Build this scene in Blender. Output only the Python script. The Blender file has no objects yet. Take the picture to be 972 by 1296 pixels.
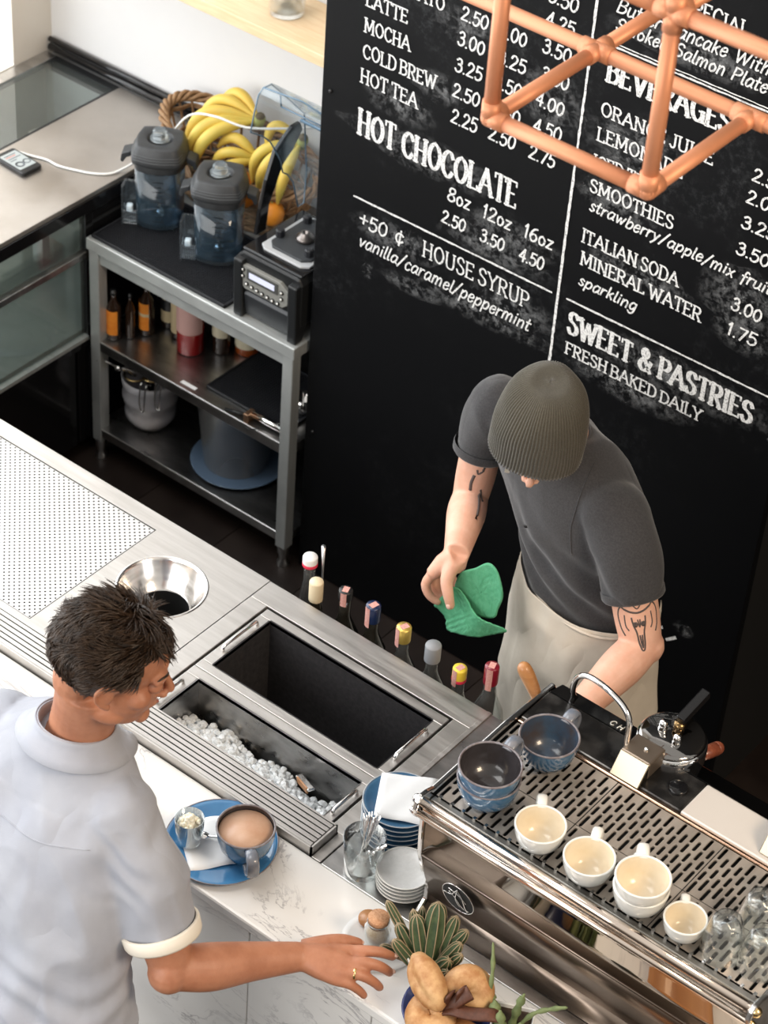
import bpy, bmesh, math, random
from mathutils import Vector, Matrix, noise as mnoise
PI = math.pi
D = bpy.data
COL = bpy.context.scene.collection
SC = bpy.context.scene
rnd = random.Random(7)

# ------------------------------------------------------------------ camera, world, lights, exposure
cam = D.cameras.new('camera'); cam_o = D.objects.new('camera', cam); COL.objects.link(cam_o)
cam.sensor_fit = 'VERTICAL'; cam.sensor_height = 24.0; cam.lens = 24.0 * 3066.6 / 1296.0
cam.clip_start = 0.05; cam.clip_end = 60
RGT = Vector((0.77797157, 0.62541114, 0.06017594))
DWN = Vector((0.44138202, -0.47585272, -0.76075364))
FWD = Vector((-0.44714891, 0.61840528, -0.64624512))
rot = Matrix((RGT, -DWN, -FWD)).transposed()
cam_o.matrix_world = Matrix.Translation((2.599, -3.175, 4.6)) @ rot.to_4x4()
cam.dof.use_dof = True; cam.dof.focus_distance = 4.9; cam.dof.aperture_fstop = 4.2
SC.camera = cam_o

world = D.worlds.new('room_light'); SC.world = world; world.use_nodes = True
wn = world.node_tree.nodes; wl = world.node_tree.links
bg = wn['Background']
tc = wn.new('ShaderNodeTexCoord'); sep = wn.new('ShaderNodeSeparateXYZ'); rmp = wn.new('ShaderNodeValToRGB')
wl.new(tc.outputs['Generated'], sep.inputs[0])
mr = wn.new('ShaderNodeMapRange'); mr.inputs[1].default_value = -1; mr.inputs[2].default_value = 1
wl.new(sep.outputs[2], mr.inputs[0]); wl.new(mr.outputs[0], rmp.inputs[0]); wl.new(rmp.outputs[0], bg.inputs[0])
rmp.color_ramp.elements[0].color = (0.10, 0.075, 0.055, 1); rmp.color_ramp.elements[0].position = 0.42
rmp.color_ramp.elements[1].color = (1.0, 0.96, 0.90, 1); rmp.color_ramp.elements[1].position = 0.75
bg.inputs[1].default_value = 0.55

def area(name, loc, target, sx, sy, power, color):
    l = D.lights.new(name, 'AREA'); l.shape = 'RECTANGLE'; l.size = sx; l.size_y = sy
    l.energy = power; l.color = color
    o = D.objects.new(name, l); COL.objects.link(o); o.location = loc
    o.rotation_euler = (Vector(target) - Vector(loc)).to_track_quat('-Z', 'Y').to_euler()
    return o
area('window_daylight', (-2.62, -0.6, 2.4), (0.0, -0.6, 2.39), 4.4, 3.3, 165, (0.93, 0.97, 1.0))
area('overhead_area_light', (-1.3, -1.0, 5.2), (-0.3, 0.2, 0.9), 2.2, 2.2, 55, (1.0, 0.985, 0.96))  # unseen area light overhead, no roof opening is built
area('front_window_daylight', (-0.8, -4.4, 2.9), (0.0, 0.8, 0.6), 4.5, 2.4, 120, (1.0, 0.985, 0.96))
area('ceiling_lamp_light', (3.6, -0.6, 3.6), (1.2, -0.3, 1.0), 0.9, 0.9, 55, (1.0, 0.78, 0.55))
SC.view_settings.view_transform = 'Standard'
try: SC.view_settings.look = 'None'
except Exception: pass
SC.view_settings.gamma = 1.0; SC.view_settings.use_curve_mapping = False
SC.view_settings.exposure = 0.45
SC.cycles.max_bounces = 10; SC.cycles.transparent_max_bounces = 16; SC.cycles.transmission_bounces = 10
SC.cycles.caustics_reflective = False; SC.cycles.caustics_refractive = False
SC.cycles.sample_clamp_indirect = 4.0

# ------------------------------------------------------------------ materials
MATS = {}
def mat(name, col=(.8, .8, .8), rough=.5, metal=0.0, var=None, scale=8, stretch=(1, 1, 1), bump=0.0, bscale=40,
        trans=0.0, ior=1.45, alpha=1.0, coat=0.0, sss=0.0, emis=None, estr=0.0, rvar=0.0, sheen=0.0, ramp=(.35, .65)):
    if name in MATS: return MATS[name]
    m = D.materials.new(name); m.use_nodes = True; MATS[name] = m
    n = m.node_tree.nodes; L = m.node_tree.links; b = n['Principled BSDF']
    c4 = (*col, 1)
    b.inputs['Base Color'].default_value = c4; b.inputs['Roughness'].default_value = rough
    b.inputs['Metallic'].default_value = metal; b.inputs['IOR'].default_value = ior
    b.inputs['Transmission Weight'].default_value = trans; b.inputs['Alpha'].default_value = alpha
    b.inputs['Coat Weight'].default_value = coat; b.inputs['Sheen Weight'].default_value = sheen
    if sss:
        b.inputs['Subsurface Weight'].default_value = sss; b.inputs['Subsurface Radius'].default_value = (.012, .005, .003)
        b.inputs['Subsurface Scale'].default_value = 1.0
    if emis:
        b.inputs['Emission Color'].default_value = (*emis, 1); b.inputs['Emission Strength'].default_value = estr
    t = n.new('ShaderNodeTexCoord'); mp = n.new('ShaderNodeMapping'); mp.inputs['Scale'].default_value = stretch
    L.new(t.outputs['Object'], mp.inputs[0])
    if var is not None or rvar:
        nz = n.new('ShaderNodeTexNoise'); nz.inputs['Scale'].default_value = scale; nz.inputs['Detail'].default_value = 5
        nz.inputs['Roughness'].default_value = .6
        L.new(mp.outputs[0], nz.inputs['Vector'])
        if var is not None:
            r = n.new('ShaderNodeValToRGB'); r.color_ramp.elements[0].color = c4; r.color_ramp.elements[1].color = (*var, 1)
            r.color_ramp.elements[0].position = ramp[0]; r.color_ramp.elements[1].position = ramp[1]
            L.new(nz.outputs[0], r.inputs[0]); L.new(r.outputs[0], b.inputs['Base Color'])
        if rvar:
            q = n.new('ShaderNodeMapRange'); q.inputs[1].default_value = .3; q.inputs[2].default_value = .7
            q.inputs[3].default_value = max(0, rough - rvar); q.inputs[4].default_value = min(1, rough + rvar)
            L.new(nz.outputs[0], q.inputs[0]); L.new(q.outputs[0], b.inputs['Roughness'])
    if bump:
        nb = n.new('ShaderNodeTexNoise'); nb.inputs['Scale'].default_value = bscale; nb.inputs['Detail'].default_value = 4
        L.new(mp.outputs[0], nb.inputs['Vector'])
        bm_ = n.new('ShaderNodeBump'); bm_.inputs['Strength'].default_value = bump; bm_.inputs['Distance'].default_value = .002
        L.new(nb.outputs[0], bm_.inputs['Height']); L.new(bm_.outputs[0], b.inputs['Normal'])
    return m

STEEL = mat('brushed_steel', (.52, .495, .47), .40, 1, (.62, .595, .57), 5, (1, 14, 1), .10, 120, rvar=.07)
STEEL_D = mat('worn_steel', (.42, .415, .41), .30, 1, (.60, .59, .58), 6, (2, 5, 2), .08, 90, rvar=.03)
STEEL_G = mat('grey_steel', (.44, .46, .455), .40, .55, (.54, .56, .55), 7, (1, 9, 1), .1, 120, rvar=.08)
CHROME = mat('chrome', (.82, .81, .80), .07, 1)
PLRIM = mat('pale_rim_glaze', (.42, .46, .50), .3, 0, (.5, .52, .54), 60)
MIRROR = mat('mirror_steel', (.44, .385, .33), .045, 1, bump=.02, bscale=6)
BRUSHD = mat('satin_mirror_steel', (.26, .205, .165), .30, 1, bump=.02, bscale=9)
BRASS = mat('brass', (.80, .58, .28), .22, 1)
BLACK = mat('black_plastic', (.012, .013, .014), .38, 0, bump=.05, bscale=200)
BLACK_G = mat('black_gloss', (.008, .008, .009), .12)
BLACK_M = mat('black_metal', (.012, .012, .012), .5)
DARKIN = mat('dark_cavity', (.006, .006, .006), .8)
RUBBER = mat('black_rubber', (.013, .014, .017), .45)
GREYP = mat('grey_lid_plastic', (.032, .034, .037), .45, 0, (.042, .045, .048), 30)
WHITEW = mat('white_wall_paint', (.74, .735, .735), .85, 0, (.77, .765, .76), 3)
WINWALL = mat('cream_wall_paint', (.78, .73, .66), .85, 0, (.82, .78, .71), 3)
FLOORM = mat('dark_floor', (.010, .006, .005), .5, 0, (.018, .011, .008), 7, bump=.1, rvar=.1)
WOODL = mat('pale_wood', (.72, .50, .29), .5, 0, (.80, .60, .38), 10, (1, 12, 12), .08, 60)
WOODM = mat('warm_wood', (.38, .16, .055), .4, 0, (.48, .23, .085), 12, (1, 1, 9), .05, 80, coat=.3)
WOODR = mat('reddish_wood', (.20, .050, .026), .35, 0, (.30, .09, .045), 14, (9, 9, 1), coat=.4)
WOODD = mat('dark_wood', (.075, .026, .014), .5, 0, (.11, .04, .022), 14, (9, 9, 1))
GLASS = mat('clear_glass', (.97, .98, .98), .02, 0, trans=1, ior=1.45)
GLASSJ = mat('smoky_jar_plastic', (.62, .74, .84), .08, 0, trans=.93, ior=1.12, bump=.05, bscale=20)
CLEARP = mat('clear_plastic', (.80, .87, .92), .05, 0, trans=.95, ior=1.08)
CASEG = mat('case_glass', (.80, .90, .88), .04, 0, trans=.92, ior=1.2)
FROST = mat('frosted_plastic', (.80, .84, .86), .28, 0, trans=.6, ior=1.15)
CERB = mat('blue_glaze', (.045, .125, .235), .16, 0, (.075, .18, .30), 26, coat=.6)
CERBD = mat('dark_glaze_inside', (.030, .026, .026), .22, 0, (.05, .045, .05), 18, coat=.5)
CERRIM = mat('brown_rim_glaze', (.15, .12, .12), .35, 0, (.25, .24, .26), 60)
CERW = mat('white_glaze', (.78, .77, .72), .18, 0, (.82, .81, .77), 12, coat=.5)
CERC = mat('cream_glaze', (.72, .62, .46), .25, 0, (.78, .70, .56), 15, coat=.4)
PAPER = mat('white_paper', (.85, .85, .85), .8, bump=.05, bscale=60)
COFFEE = mat('milky_coffee', (.55, .32, .21), .35, 0, (.62, .40, .28), 22, (1, 1, 1), .02)
CREAM = mat('whipped_cream', (.90, .84, .68), .6, sss=.1)
CORK = mat('cork', (.42, .20, .10), .85, 0, (.60, .34, .19), 220, (1, 1, 1), .5, 240)
SUGAR = mat('brown_sugar', (.62, .40, .22), .8, 0, (.74, .54, .34), 300, bump=.5, bscale=400)
COPPER = mat('copper_pipe', (.66, .27, .14), .5, .35, (.74, .33, .18), 5, bump=.03, rvar=.08)
SKINB = mat('barista_skin', (.70, .38, .27), .5, 0, (.78, .46, .34), 22, bump=.12, bscale=180, sss=.12)
SKINC = mat('customer_skin', (.39, .16, .088), .48, 0, (.48, .215, .125), 22, bump=.14, bscale=160, sss=.1)
LIP = mat('lip_skin', (.48, .17, .13), .45)
EYEW = mat('eye_white', (.75, .72, .68), .2)
NAIL = mat('finger_nail', (.80, .52, .42), .25, coat=.4)
HAIR = mat('dark_brown_hair', (.018, .010, .006), .36, 0, (.060, .036, .022), 60, (1, 1, 1))
ARMH = mat('arm_hair', (.10, .045, .02), .5)
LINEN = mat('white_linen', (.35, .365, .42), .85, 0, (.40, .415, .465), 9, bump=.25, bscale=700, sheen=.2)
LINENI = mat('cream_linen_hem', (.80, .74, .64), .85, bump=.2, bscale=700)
TEE = mat('charcoal_jersey', (.028, .027, .029), .9, 0, (.045, .043, .045), 240, bump=.15, bscale=600, sheen=.25)
WOOL = mat('olive_wool', (.050, .044, .031), .95, 0, (.075, .066, .048), 300, bump=.4, bscale=500, sheen=.3)
CANVAS = mat('beige_canvas', (.56, .50, .42), .9, 0, (.62, .56, .475), 14, bump=.2, bscale=500)
DENIM = mat('dark_denim', (.012, .016, .026), .9, 0, (.022, .028, .042), 200)
GREEN = mat('green_cloth', (.075, .33, .17), .85, 0, (.11, .40, .22), 60, bump=.3, bscale=300)
BREAD = mat('bread_crust', (.38, .17, .06), .55, 0, (.62, .38, .18), 34, bump=.4, bscale=50)
CACT = mat('cactus_green', (.035, .062, .028), .7, 0, (.07, .105, .045), 40, bump=.4, bscale=200)
CACT2 = mat('pale_cactus_green', (.13, .17, .07), .7, 0, (.19, .23, .10), 60, bump=.4, bscale=300)
SPINE = mat('cactus_rib_spines', (.34, .26, .16), .8)
SOIL = mat('potting_soil', (.03, .018, .012), .95, 0, (.07, .045, .03), 60, bump=.8, bscale=90)
ICE = mat('ice', (.88, .91, .93), .15, 0, trans=.12, ior=1.3, bump=.3, bscale=60, coat=.5)
BANANA = mat('banana_skin', (.70, .47, .08), .5, 0, (.58, .48, .10), 12)
BANTIP = mat('banana_tip', (.10, .07, .03), .8)
BANSTEM = mat('banana_stem', (.32, .34, .10), .7)
ORANGE = mat('orange_peel', (.85, .30, .03), .45, bump=.3, bscale=300)
WICKER = mat('wicker_brown', (.20, .105, .045), .65, 0, (.34, .20, .10), 50, bump=.3, bscale=200)
STONEM = mat('grey_stone', (.10, .11, .10), .8, 0, (.24, .24, .22), 18, bump=.7, bscale=40)
GOLD = mat('gold_ring', (.86, .62, .28), .2, 1)

def clear(name, tint=(.96, .97, .97), ior=1.45, rough=.03, haze=0.0, hcol=(.8, .8, .8), k=1.0):
    """thin clear glass or plastic: fresnel mix of a transparent and a glossy layer, with optional milky haze"""
    if name in MATS: return MATS[name]
    m = D.materials.new(name); m.use_nodes = True; MATS[name] = m; n = m.node_tree.nodes; L = m.node_tree.links
    n.remove(n['Principled BSDF']); out = n['Material Output']
    t = n.new('ShaderNodeBsdfTransparent'); t.inputs[0].default_value = (*tint, 1)
    g = n.new('ShaderNodeBsdfGlossy'); g.inputs['Roughness'].default_value = rough; g.inputs[0].default_value = (.95, .95, .95, 1)
    fr = n.new('ShaderNodeLayerWeight'); fr.inputs[0].default_value = .5; pw = n.new('ShaderNodeMath'); pw.operation = 'POWER'; pw.inputs[1].default_value = 3.5; L.new(fr.outputs['Facing'], pw.inputs[0])
    mu = n.new('ShaderNodeMath'); mu.operation = 'MULTIPLY_ADD'; mu.inputs[1].default_value = .75 * k; mu.inputs[2].default_value = (ior - 1) * .09; mu.use_clamp = True; L.new(pw.outputs[0], mu.inputs[0])
    mx = n.new('ShaderNodeMixShader'); L.new(mu.outputs[0], mx.inputs[0])
    if haze:
        d = n.new('ShaderNodeBsdfDiffuse'); d.inputs[0].default_value = (*hcol, 1); m2 = n.new('ShaderNodeMixShader'); m2.inputs[0].default_value = haze
        L.new(t.outputs[0], m2.inputs[1]); L.new(d.outputs[0], m2.inputs[2]); L.new(m2.outputs[0], mx.inputs[1])
    else: L.new(t.outputs[0], mx.inputs[1])
    L.new(g.outputs[0], mx.inputs[2]); L.new(mx.outputs[0], out.inputs[0]); return m
GLASS = clear('clear_tumbler_glass', (.93, .955, .955), 1.7, .03, .03, (.9, .9, .9), 2.4)
GLASSJ = clear('smoky_jar_shell', (.70, .80, .88), 1.45, .06, .12, (.10, .16, .21), 1.2)
CLEARP = clear('clear_cover_plastic', (.92, .95, .97), 1.45, .05, .03, (.7, .8, .88))
CASEG = clear('case_glass_pane', (.86, .89, .88), 1.5, .02, .04, (.5, .55, .54))
FROST = clear('frosted_bucket_plastic', (.72, .74, .76), 1.4, .25, .38, (.46, .47, .48))
def crumple(m, scale, dist, strength=1.0):
    """soft woven-cloth creases added on top of a material's fine bump"""
    n = m.node_tree.nodes; L = m.node_tree.links; b = n['Principled BSDF']; t = n.new('ShaderNodeTexCoord')
    a = n.new('ShaderNodeTexNoise'); a.inputs['Scale'].default_value = scale; a.inputs['Detail'].default_value = 1.5; a.inputs['Distortion'].default_value = .4; mp = n.new('ShaderNodeMapping'); mp.inputs['Rotation'].default_value = (.3, .5, .4); mp.inputs['Scale'].default_value = (1, 1, .45); L.new(t.outputs['Object'], mp.inputs[0]); L.new(mp.outputs[0], a.inputs['Vector'])
    s1 = n.new('ShaderNodeMath'); s1.operation = 'SUBTRACT'; s1.inputs[1].default_value = .5; L.new(a.outputs[0], s1.inputs[0])
    s2 = n.new('ShaderNodeMath'); s2.operation = 'ABSOLUTE'; L.new(s1.outputs[0], s2.inputs[0])
    s3 = n.new('ShaderNodeMath'); s3.operation = 'POWER'; s3.inputs[1].default_value = 1.0; L.new(s2.outputs[0], s3.inputs[0])
    k = n.new('ShaderNodeBump'); k.inputs['Strength'].default_value = strength; k.inputs['Distance'].default_value = dist; L.new(s3.outputs[0], k.inputs['Height'])
    if b.inputs['Normal'].links: L.new(b.inputs['Normal'].links[0].from_socket, k.inputs['Normal'])
    L.new(k.outputs[0], b.inputs['Normal'])
crumple(LINEN, 10, .030, .42); crumple(CANVAS, 9, .034, .48); crumple(TEE, 7, .030, .35); crumple(GREEN, 60, .005, .7)
# ------------------------------------------------------------------ mesh builder
class B:
    def __init__(s): s.v = []; s.f = []; s.m = []; s.sm = []
    def add(s, v, f, mi=0, smooth=False):
        o = len(s.v); s.v += [tuple(p) for p in v]; s.f += [tuple(i + o for i in q) for q in f]
        s.m += [mi] * len(f); s.sm += [smooth] * len(f); return s
    def box(s, x0, x1, y0, y1, z0, z1, mi=0):
        v = [(x, y, z) for z in (z0, z1) for y in (y0, y1) for x in (x0, x1)]
        return s.add(v, [(0, 2, 3, 1), (4, 5, 7, 6), (0, 1, 5, 4), (2, 6, 7, 3), (0, 4, 6, 2), (1, 3, 7, 5)], mi)
    def cbox(s, c, d, mi=0, mtx=None):
        b = B().box(-d[0] / 2, d[0] / 2, -d[1] / 2, d[1] / 2, -d[2] / 2, d[2] / 2)
        v = [Vector(p) for p in b.v]
        if mtx is not None: v = [mtx @ p for p in v]
        return s.add([p + Vector(c) for p in v], b.f, mi)
    def lathe(s, prof, n=32, c=(0, 0, 0), mi=0, smooth=True, sx=1, sy=1, a0=0, cap=False):
        v = []; f = []; k = len(prof)
        for i in range(n):
            a = 2 * PI * i / n + a0; ca, sa = math.cos(a), math.sin(a)
            for r, z in prof: v.append((c[0] + r * ca * sx, c[1] + r * sa * sy, c[2] + z))
        for i in range(n):
            j = (i + 1) % n
            for q in range(k - 1):
                f.append((i * k + q, j * k + q, j * k + q + 1, i * k + q + 1))
        if cap and prof[0][0] > 1e-6: f.append(tuple(i * k for i in reversed(range(n))))
        if cap and prof[-1][0] > 1e-6: f.append(tuple(i * k + k - 1 for i in range(n)))
        return s.add(v, f, mi, smooth)
    def tube(s, path, r, n=8, mi=0, smooth=True, closed=False, cap=True, flat=None, up=None):
        P = [Vector(p) for p in path]; m = len(P)
        R = r if isinstance(r, (list, tuple)) else [r] * m
        F = flat if isinstance(flat, (list, tuple)) else [flat or 1.0] * m
        v = []; f = []; u = Vector(up) if up else None
        for i, p in enumerate(P):
            if closed: t = P[(i + 1) % m] - P[i - 1]
            else: t = P[min(i + 1, m - 1)] - P[max(i - 1, 0)]
            if t.length < 1e-9: t = Vector((0, 0, 1))
            t.normalize()
            if u is None: u = t.orthogonal()
            u = (u - t * u.dot(t))
            if u.length < 1e-6: u = t.orthogonal()
            u.normalize(); w = t.cross(u)
            for q in range(n):
                a = 2 * PI * q / n
                v.append(p + (u * math.cos(a) * F[i] + w * math.sin(a)) * R[i])
        for i in range(m if closed else m - 1):
            j = (i + 1) % m
            for q in range(n):
                q2 = (q + 1) % n
                f.append((i * n + q, i * n + q2, j * n + q2, j * n + q))
        if cap and not closed:
            f.append(tuple(reversed(range(n)))); f.append(tuple(range((m - 1) * n, m * n)))
        return s.add(v, f, mi, smooth)
    def cyl(s, a, b, r, r2=None, n=16, mi=0, smooth=True):
        return s.tube([a, b], [r, r if r2 is None else r2], n, mi, smooth)
    def ball(s, c, r, n=16, mi=0, rot=None):
        if not isinstance(r, (tuple, list)): r = (r, r, r)
        v = []; f = []; h = n // 2
        for i in range(h + 1):
            t = PI * i / h
            for j in range(n):
                a = 2 * PI * j / n
                p = Vector((r[0] * math.sin(t) * math.cos(a), r[1] * math.sin(t) * math.sin(a), r[2] * math.cos(t)))
                if rot is not None: p = rot @ p
                v.append(p + Vector(c))
        for i in range(h):
            for j in range(n):
                k = (j + 1) % n
                f.append((i * n + j, (i + 1) * n + j, (i + 1) * n + k, i * n + k))
        return s.add(v, f, mi, True)
    def prism(s, poly, axis, a0, a1, mi=0, smooth=False):
        """extrude a 2-D polygon along an axis"""
        n = len(poly)
        def P(u, w, a): return {'x': (a, u, w), 'y': (u, a, w), 'z': (u, w, a)}[axis]
        v = [P(u, w, a0) for u, w in poly] + [P(u, w, a1) for u, w in poly]
        f = [tuple(range(n)), tuple(range(2 * n - 1, n - 1, -1))] + [(i, i + n, (i + 1) % n + n, (i + 1) % n) for i in range(n)]
        return s.add(v, f, mi, smooth)
    def loft(s, rings, mi=0, smooth=True, cap=True):
        n = len(rings[0]); v = [p for r in rings for p in r]; f = []
        for i in range(len(rings) - 1):
            for j in range(n):
                k = (j + 1) % n
                f.append((i * n + j, i * n + k, (i + 1) * n + k, (i + 1) * n + j))
        if cap: f.append(tuple(reversed(range(n)))); f.append(tuple(range((len(rings) - 1) * n, len(rings) * n)))
        return s.add(v, f, mi, smooth)
    def mesh(s, name='m', fix=True):
        me = D.meshes.new(name); me.from_pydata(s.v, [], s.f)
        me.polygons.foreach_set('material_index', s.m); me.polygons.foreach_set('use_smooth', s.sm)
        me.update()
        if fix:
            bm = bmesh.new(); bm.from_mesh(me); bmesh.ops.recalc_face_normals(bm, faces=bm.faces); bm.to_mesh(me); bm.free()
        return me
    def build(s, name, mats, parent=None, bevel=0, loc=None, sub=0, solid=0, fix=True):
        me = s.mesh(name, fix)
        for m in (mats if isinstance(mats, (list, tuple)) else [mats]): me.materials.append(m)
        o = D.objects.new(name, me); COL.objects.link(o)
        if parent: o.parent = parent
        if loc: o.location = loc
        if solid:
            q = o.modifiers.new('solid', 'SOLIDIFY'); q.thickness = solid
        if bevel:
            q = o.modifiers.new('bevel', 'BEVEL'); q.width = bevel; q.segments = 2; q.limit_method = 'ANGLE'; q.angle_limit = .6
        if sub:
            q = o.modifiers.new('sub', 'SUBSURF'); q.levels = sub; q.render_levels = sub
        return o

def thing(name, label, cat, loc=(0, 0, 0), rz=0, group=None):
    o = D.objects.new(name, None); COL.objects.link(o); o.empty_display_size = .05
    o.location = loc; o.rotation_euler = (0, 0, rz); return tag(o, label, cat, group)
def tag(o, label, cat, group=None):
    o['label'] = label; o['category'] = cat
    if group: o['group'] = group
    return o
def struct(o): o['kind'] = 'structure'; return o
def stuff(o): o['kind'] = 'stuff'; return o
def kids(o): return [c for c in D.objects if c.parent == o]
def dup(root, loc, label=None, rz=None, group=None, scale=None):
    r = root.copy(); COL.objects.link(r); r.location = loc
    if rz is not None: r.rotation_euler = (0, 0, rz)
    if scale: r.scale = scale
    if label: r['label'] = label
    if group: r['group'] = group
    for ch in kids(root):
        c = ch.copy(); COL.objects.link(c); c.parent = r
        for g in kids(ch):
            d = g.copy(); COL.objects.link(d); d.parent = c
    return r
def pcopy(o, loc=None, rz=None, parent=None):
    c = o.copy(); COL.objects.link(c)
    if loc: c.location = loc
    if rz is not None: c.rotation_euler = (0, 0, rz)
    if parent: c.parent = parent
    return c
def catmull(pts, k=4):
    P = [Vector(p) for p in pts]; out = []
    for i in range(len(P) - 1):
        a = P[max(i - 1, 0)]; b = P[i]; c = P[i + 1]; d = P[min(i + 2, len(P) - 1)]
        for j in range(k):
            t = j / k
            out.append(.5 * ((2 * b) + (c - a) * t + (2 * a - 5 * b + 4 * c - d) * t * t + (3 * b - a - 3 * c + d) * t ** 3))
    out.append(P[-1]); return out
def cat1(vals, k=4):
    return [p.x for p in catmull([(v, 0, 0) for v in vals], k)]
# ------------------------------------------------------------------ setting
_build = B.build
def wbuild(s, name, mats, parent=None, w=False, **k):
    o = _build(s, name, mats, parent, **k)
    if parent is not None and w: o.location = -Vector(parent.location)
    return o
B.build = wbuild

def noise_node_mat(name, fn):
    m = D.materials.new(name); m.use_nodes = True; MATS[name] = m
    fn(m.node_tree.nodes, m.node_tree.links, m.node_tree.nodes['Principled BSDF']); return m

def marble(n, L, b):
    t = n.new('ShaderNodeTexCoord'); mp = n.new('ShaderNodeMapping'); mp.inputs['Rotation'].default_value = (.4, .3, .9)
    mp.inputs['Scale'].default_value = (1.4, 4.5, 2.0); L.new(t.outputs['Object'], mp.inputs[0])
    a = n.new('ShaderNodeTexNoise'); a.inputs['Scale'].default_value = 2.2; a.inputs['Detail'].default_value = 9; a.inputs['Roughness'].default_value = .62
    a.inputs['Distortion'].default_value = .9; L.new(mp.outputs[0], a.inputs['Vector'])
    s1 = n.new('ShaderNodeMath'); s1.operation = 'SUBTRACT'; s1.inputs[1].default_value = .5; L.new(a.outputs[0], s1.inputs[0])
    s2 = n.new('ShaderNodeMath'); s2.operation = 'ABSOLUTE'; L.new(s1.outputs[0], s2.inputs[0])
    r = n.new('ShaderNodeValToRGB'); e = r.color_ramp.elements
    e[0].position = 0; e[0].color = (.40, .385, .39, 1); e[1].position = .016; e[1].color = (.84, .82, .79, 1)
    e.new(.005).color = (.60, .58, .57, 1); e.new(.2).color = (.86, .845, .82, 1)
    L.new(s2.outputs[0], r.inputs[0])
    c = n.new('ShaderNodeTexNoise'); c.inputs['Scale'].default_value = 3; L.new(t.outputs['Object'], c.inputs['Vector'])
    r2 = n.new('ShaderNodeValToRGB'); r2.color_ramp.elements[0].color = (.82, .82, .83, 1); r2.color_ramp.elements[1].color = (1, 1, 1, 1)
    r2.color_ramp.elements[0].position = .35; r2.color_ramp.elements[1].position = .6
    L.new(c.outputs[0], r2.inputs[0])
    # veins fade in and out
    g = n.new('ShaderNodeTexNoise'); g.inputs['Scale'].default_value = 4.5; L.new(t.outputs['Object'], g.inputs['Vector'])
    r3 = n.new('ShaderNodeValToRGB'); r3.color_ramp.elements[0].position = .48; r3.color_ramp.elements[1].position = .64
    L.new(g.outputs[0], r3.inputs[0])
    mv = n.new('ShaderNodeMix'); mv.data_type = 'RGBA'; mv.inputs[6].default_value = (.86, .845, .82, 1)
    L.new(r3.outputs[0], mv.inputs[0]); L.new(r.outputs[0], mv.inputs[7])
    mm = n.new('ShaderNodeMix'); mm.data_type = 'RGBA'; mm.blend_type = 'MULTIPLY'; mm.inputs[0].default_value = 1
    L.new(mv.outputs[2], mm.inputs[6]); L.new(r2.outputs[0], mm.inputs[7]); L.new(mm.outputs[2], b.inputs['Base Color'])
    b.inputs['Roughness'].default_value = .22
MARBLE = noise_node_mat('white_marble', marble)

def board(n, L, b):
    t = n.new('ShaderNodeTexCoord')
    a = n.new('ShaderNodeTexNoise'); a.inputs['Scale'].default_value = 2.2; a.inputs['Detail'].default_value = 8; a.inputs['Roughness'].default_value = .7
    L.new(t.outputs['Object'], a.inputs['Vector'])
    c = n.new('ShaderNodeTexNoise'); c.inputs['Scale'].default_value = 55; c.inputs['Detail'].default_value = 6; c.inputs['Roughness'].default_value = .8
    L.new(t.outputs['Object'], c.inputs['Vector'])
    r1 = n.new('ShaderNodeValToRGB'); r1.color_ramp.elements[0].position = .50; r1.color_ramp.elements[1].position = .72; L.new(a.outputs[0], r1.inputs[0])
    r2 = n.new('ShaderNodeValToRGB'); r2.color_ramp.elements[0].position = .48; r2.color_ramp.elements[1].position = .80; L.new(c.outputs[0], r2.inputs[0])
    # wiping only where the writing is (upper part of the board)
    sp = n.new('ShaderNodeSeparateXYZ'); L.new(t.outputs['Object'], sp.inputs[0])
    mz = n.new('ShaderNodeMapRange'); mz.inputs[1].default_value = .9; mz.inputs[2].default_value = 1.35; mz.inputs[3].default_value = .25; L.new(sp.outputs[2], mz.inputs[0])
    m1 = n.new('ShaderNodeMath'); m1.operation = 'MULTIPLY'; L.new(r1.outputs[0], m1.inputs[0]); L.new(r2.outputs[0], m1.inputs[1])
    m2 = n.new('ShaderNodeMath'); m2.operation = 'MULTIPLY'; L.new(m1.outputs[0], m2.inputs[0]); L.new(mz.outputs[0], m2.inputs[1])
    mx = n.new('ShaderNodeMix'); mx.data_type = 'RGBA'; mx.inputs[6].default_value = (.0020, .0022, .0028, 1); mx.inputs[7].default_value = (.09, .095, .10, 1)
    L.new(m2.outputs[0], mx.inputs[0]); L.new(mx.outputs[2], b.inputs['Base Color']); b.inputs['Roughness'].default_value = .55
    b.inputs['Specular IOR Level'].default_value = .16
BOARD = noise_node_mat('black_chalkboard', board)

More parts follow.
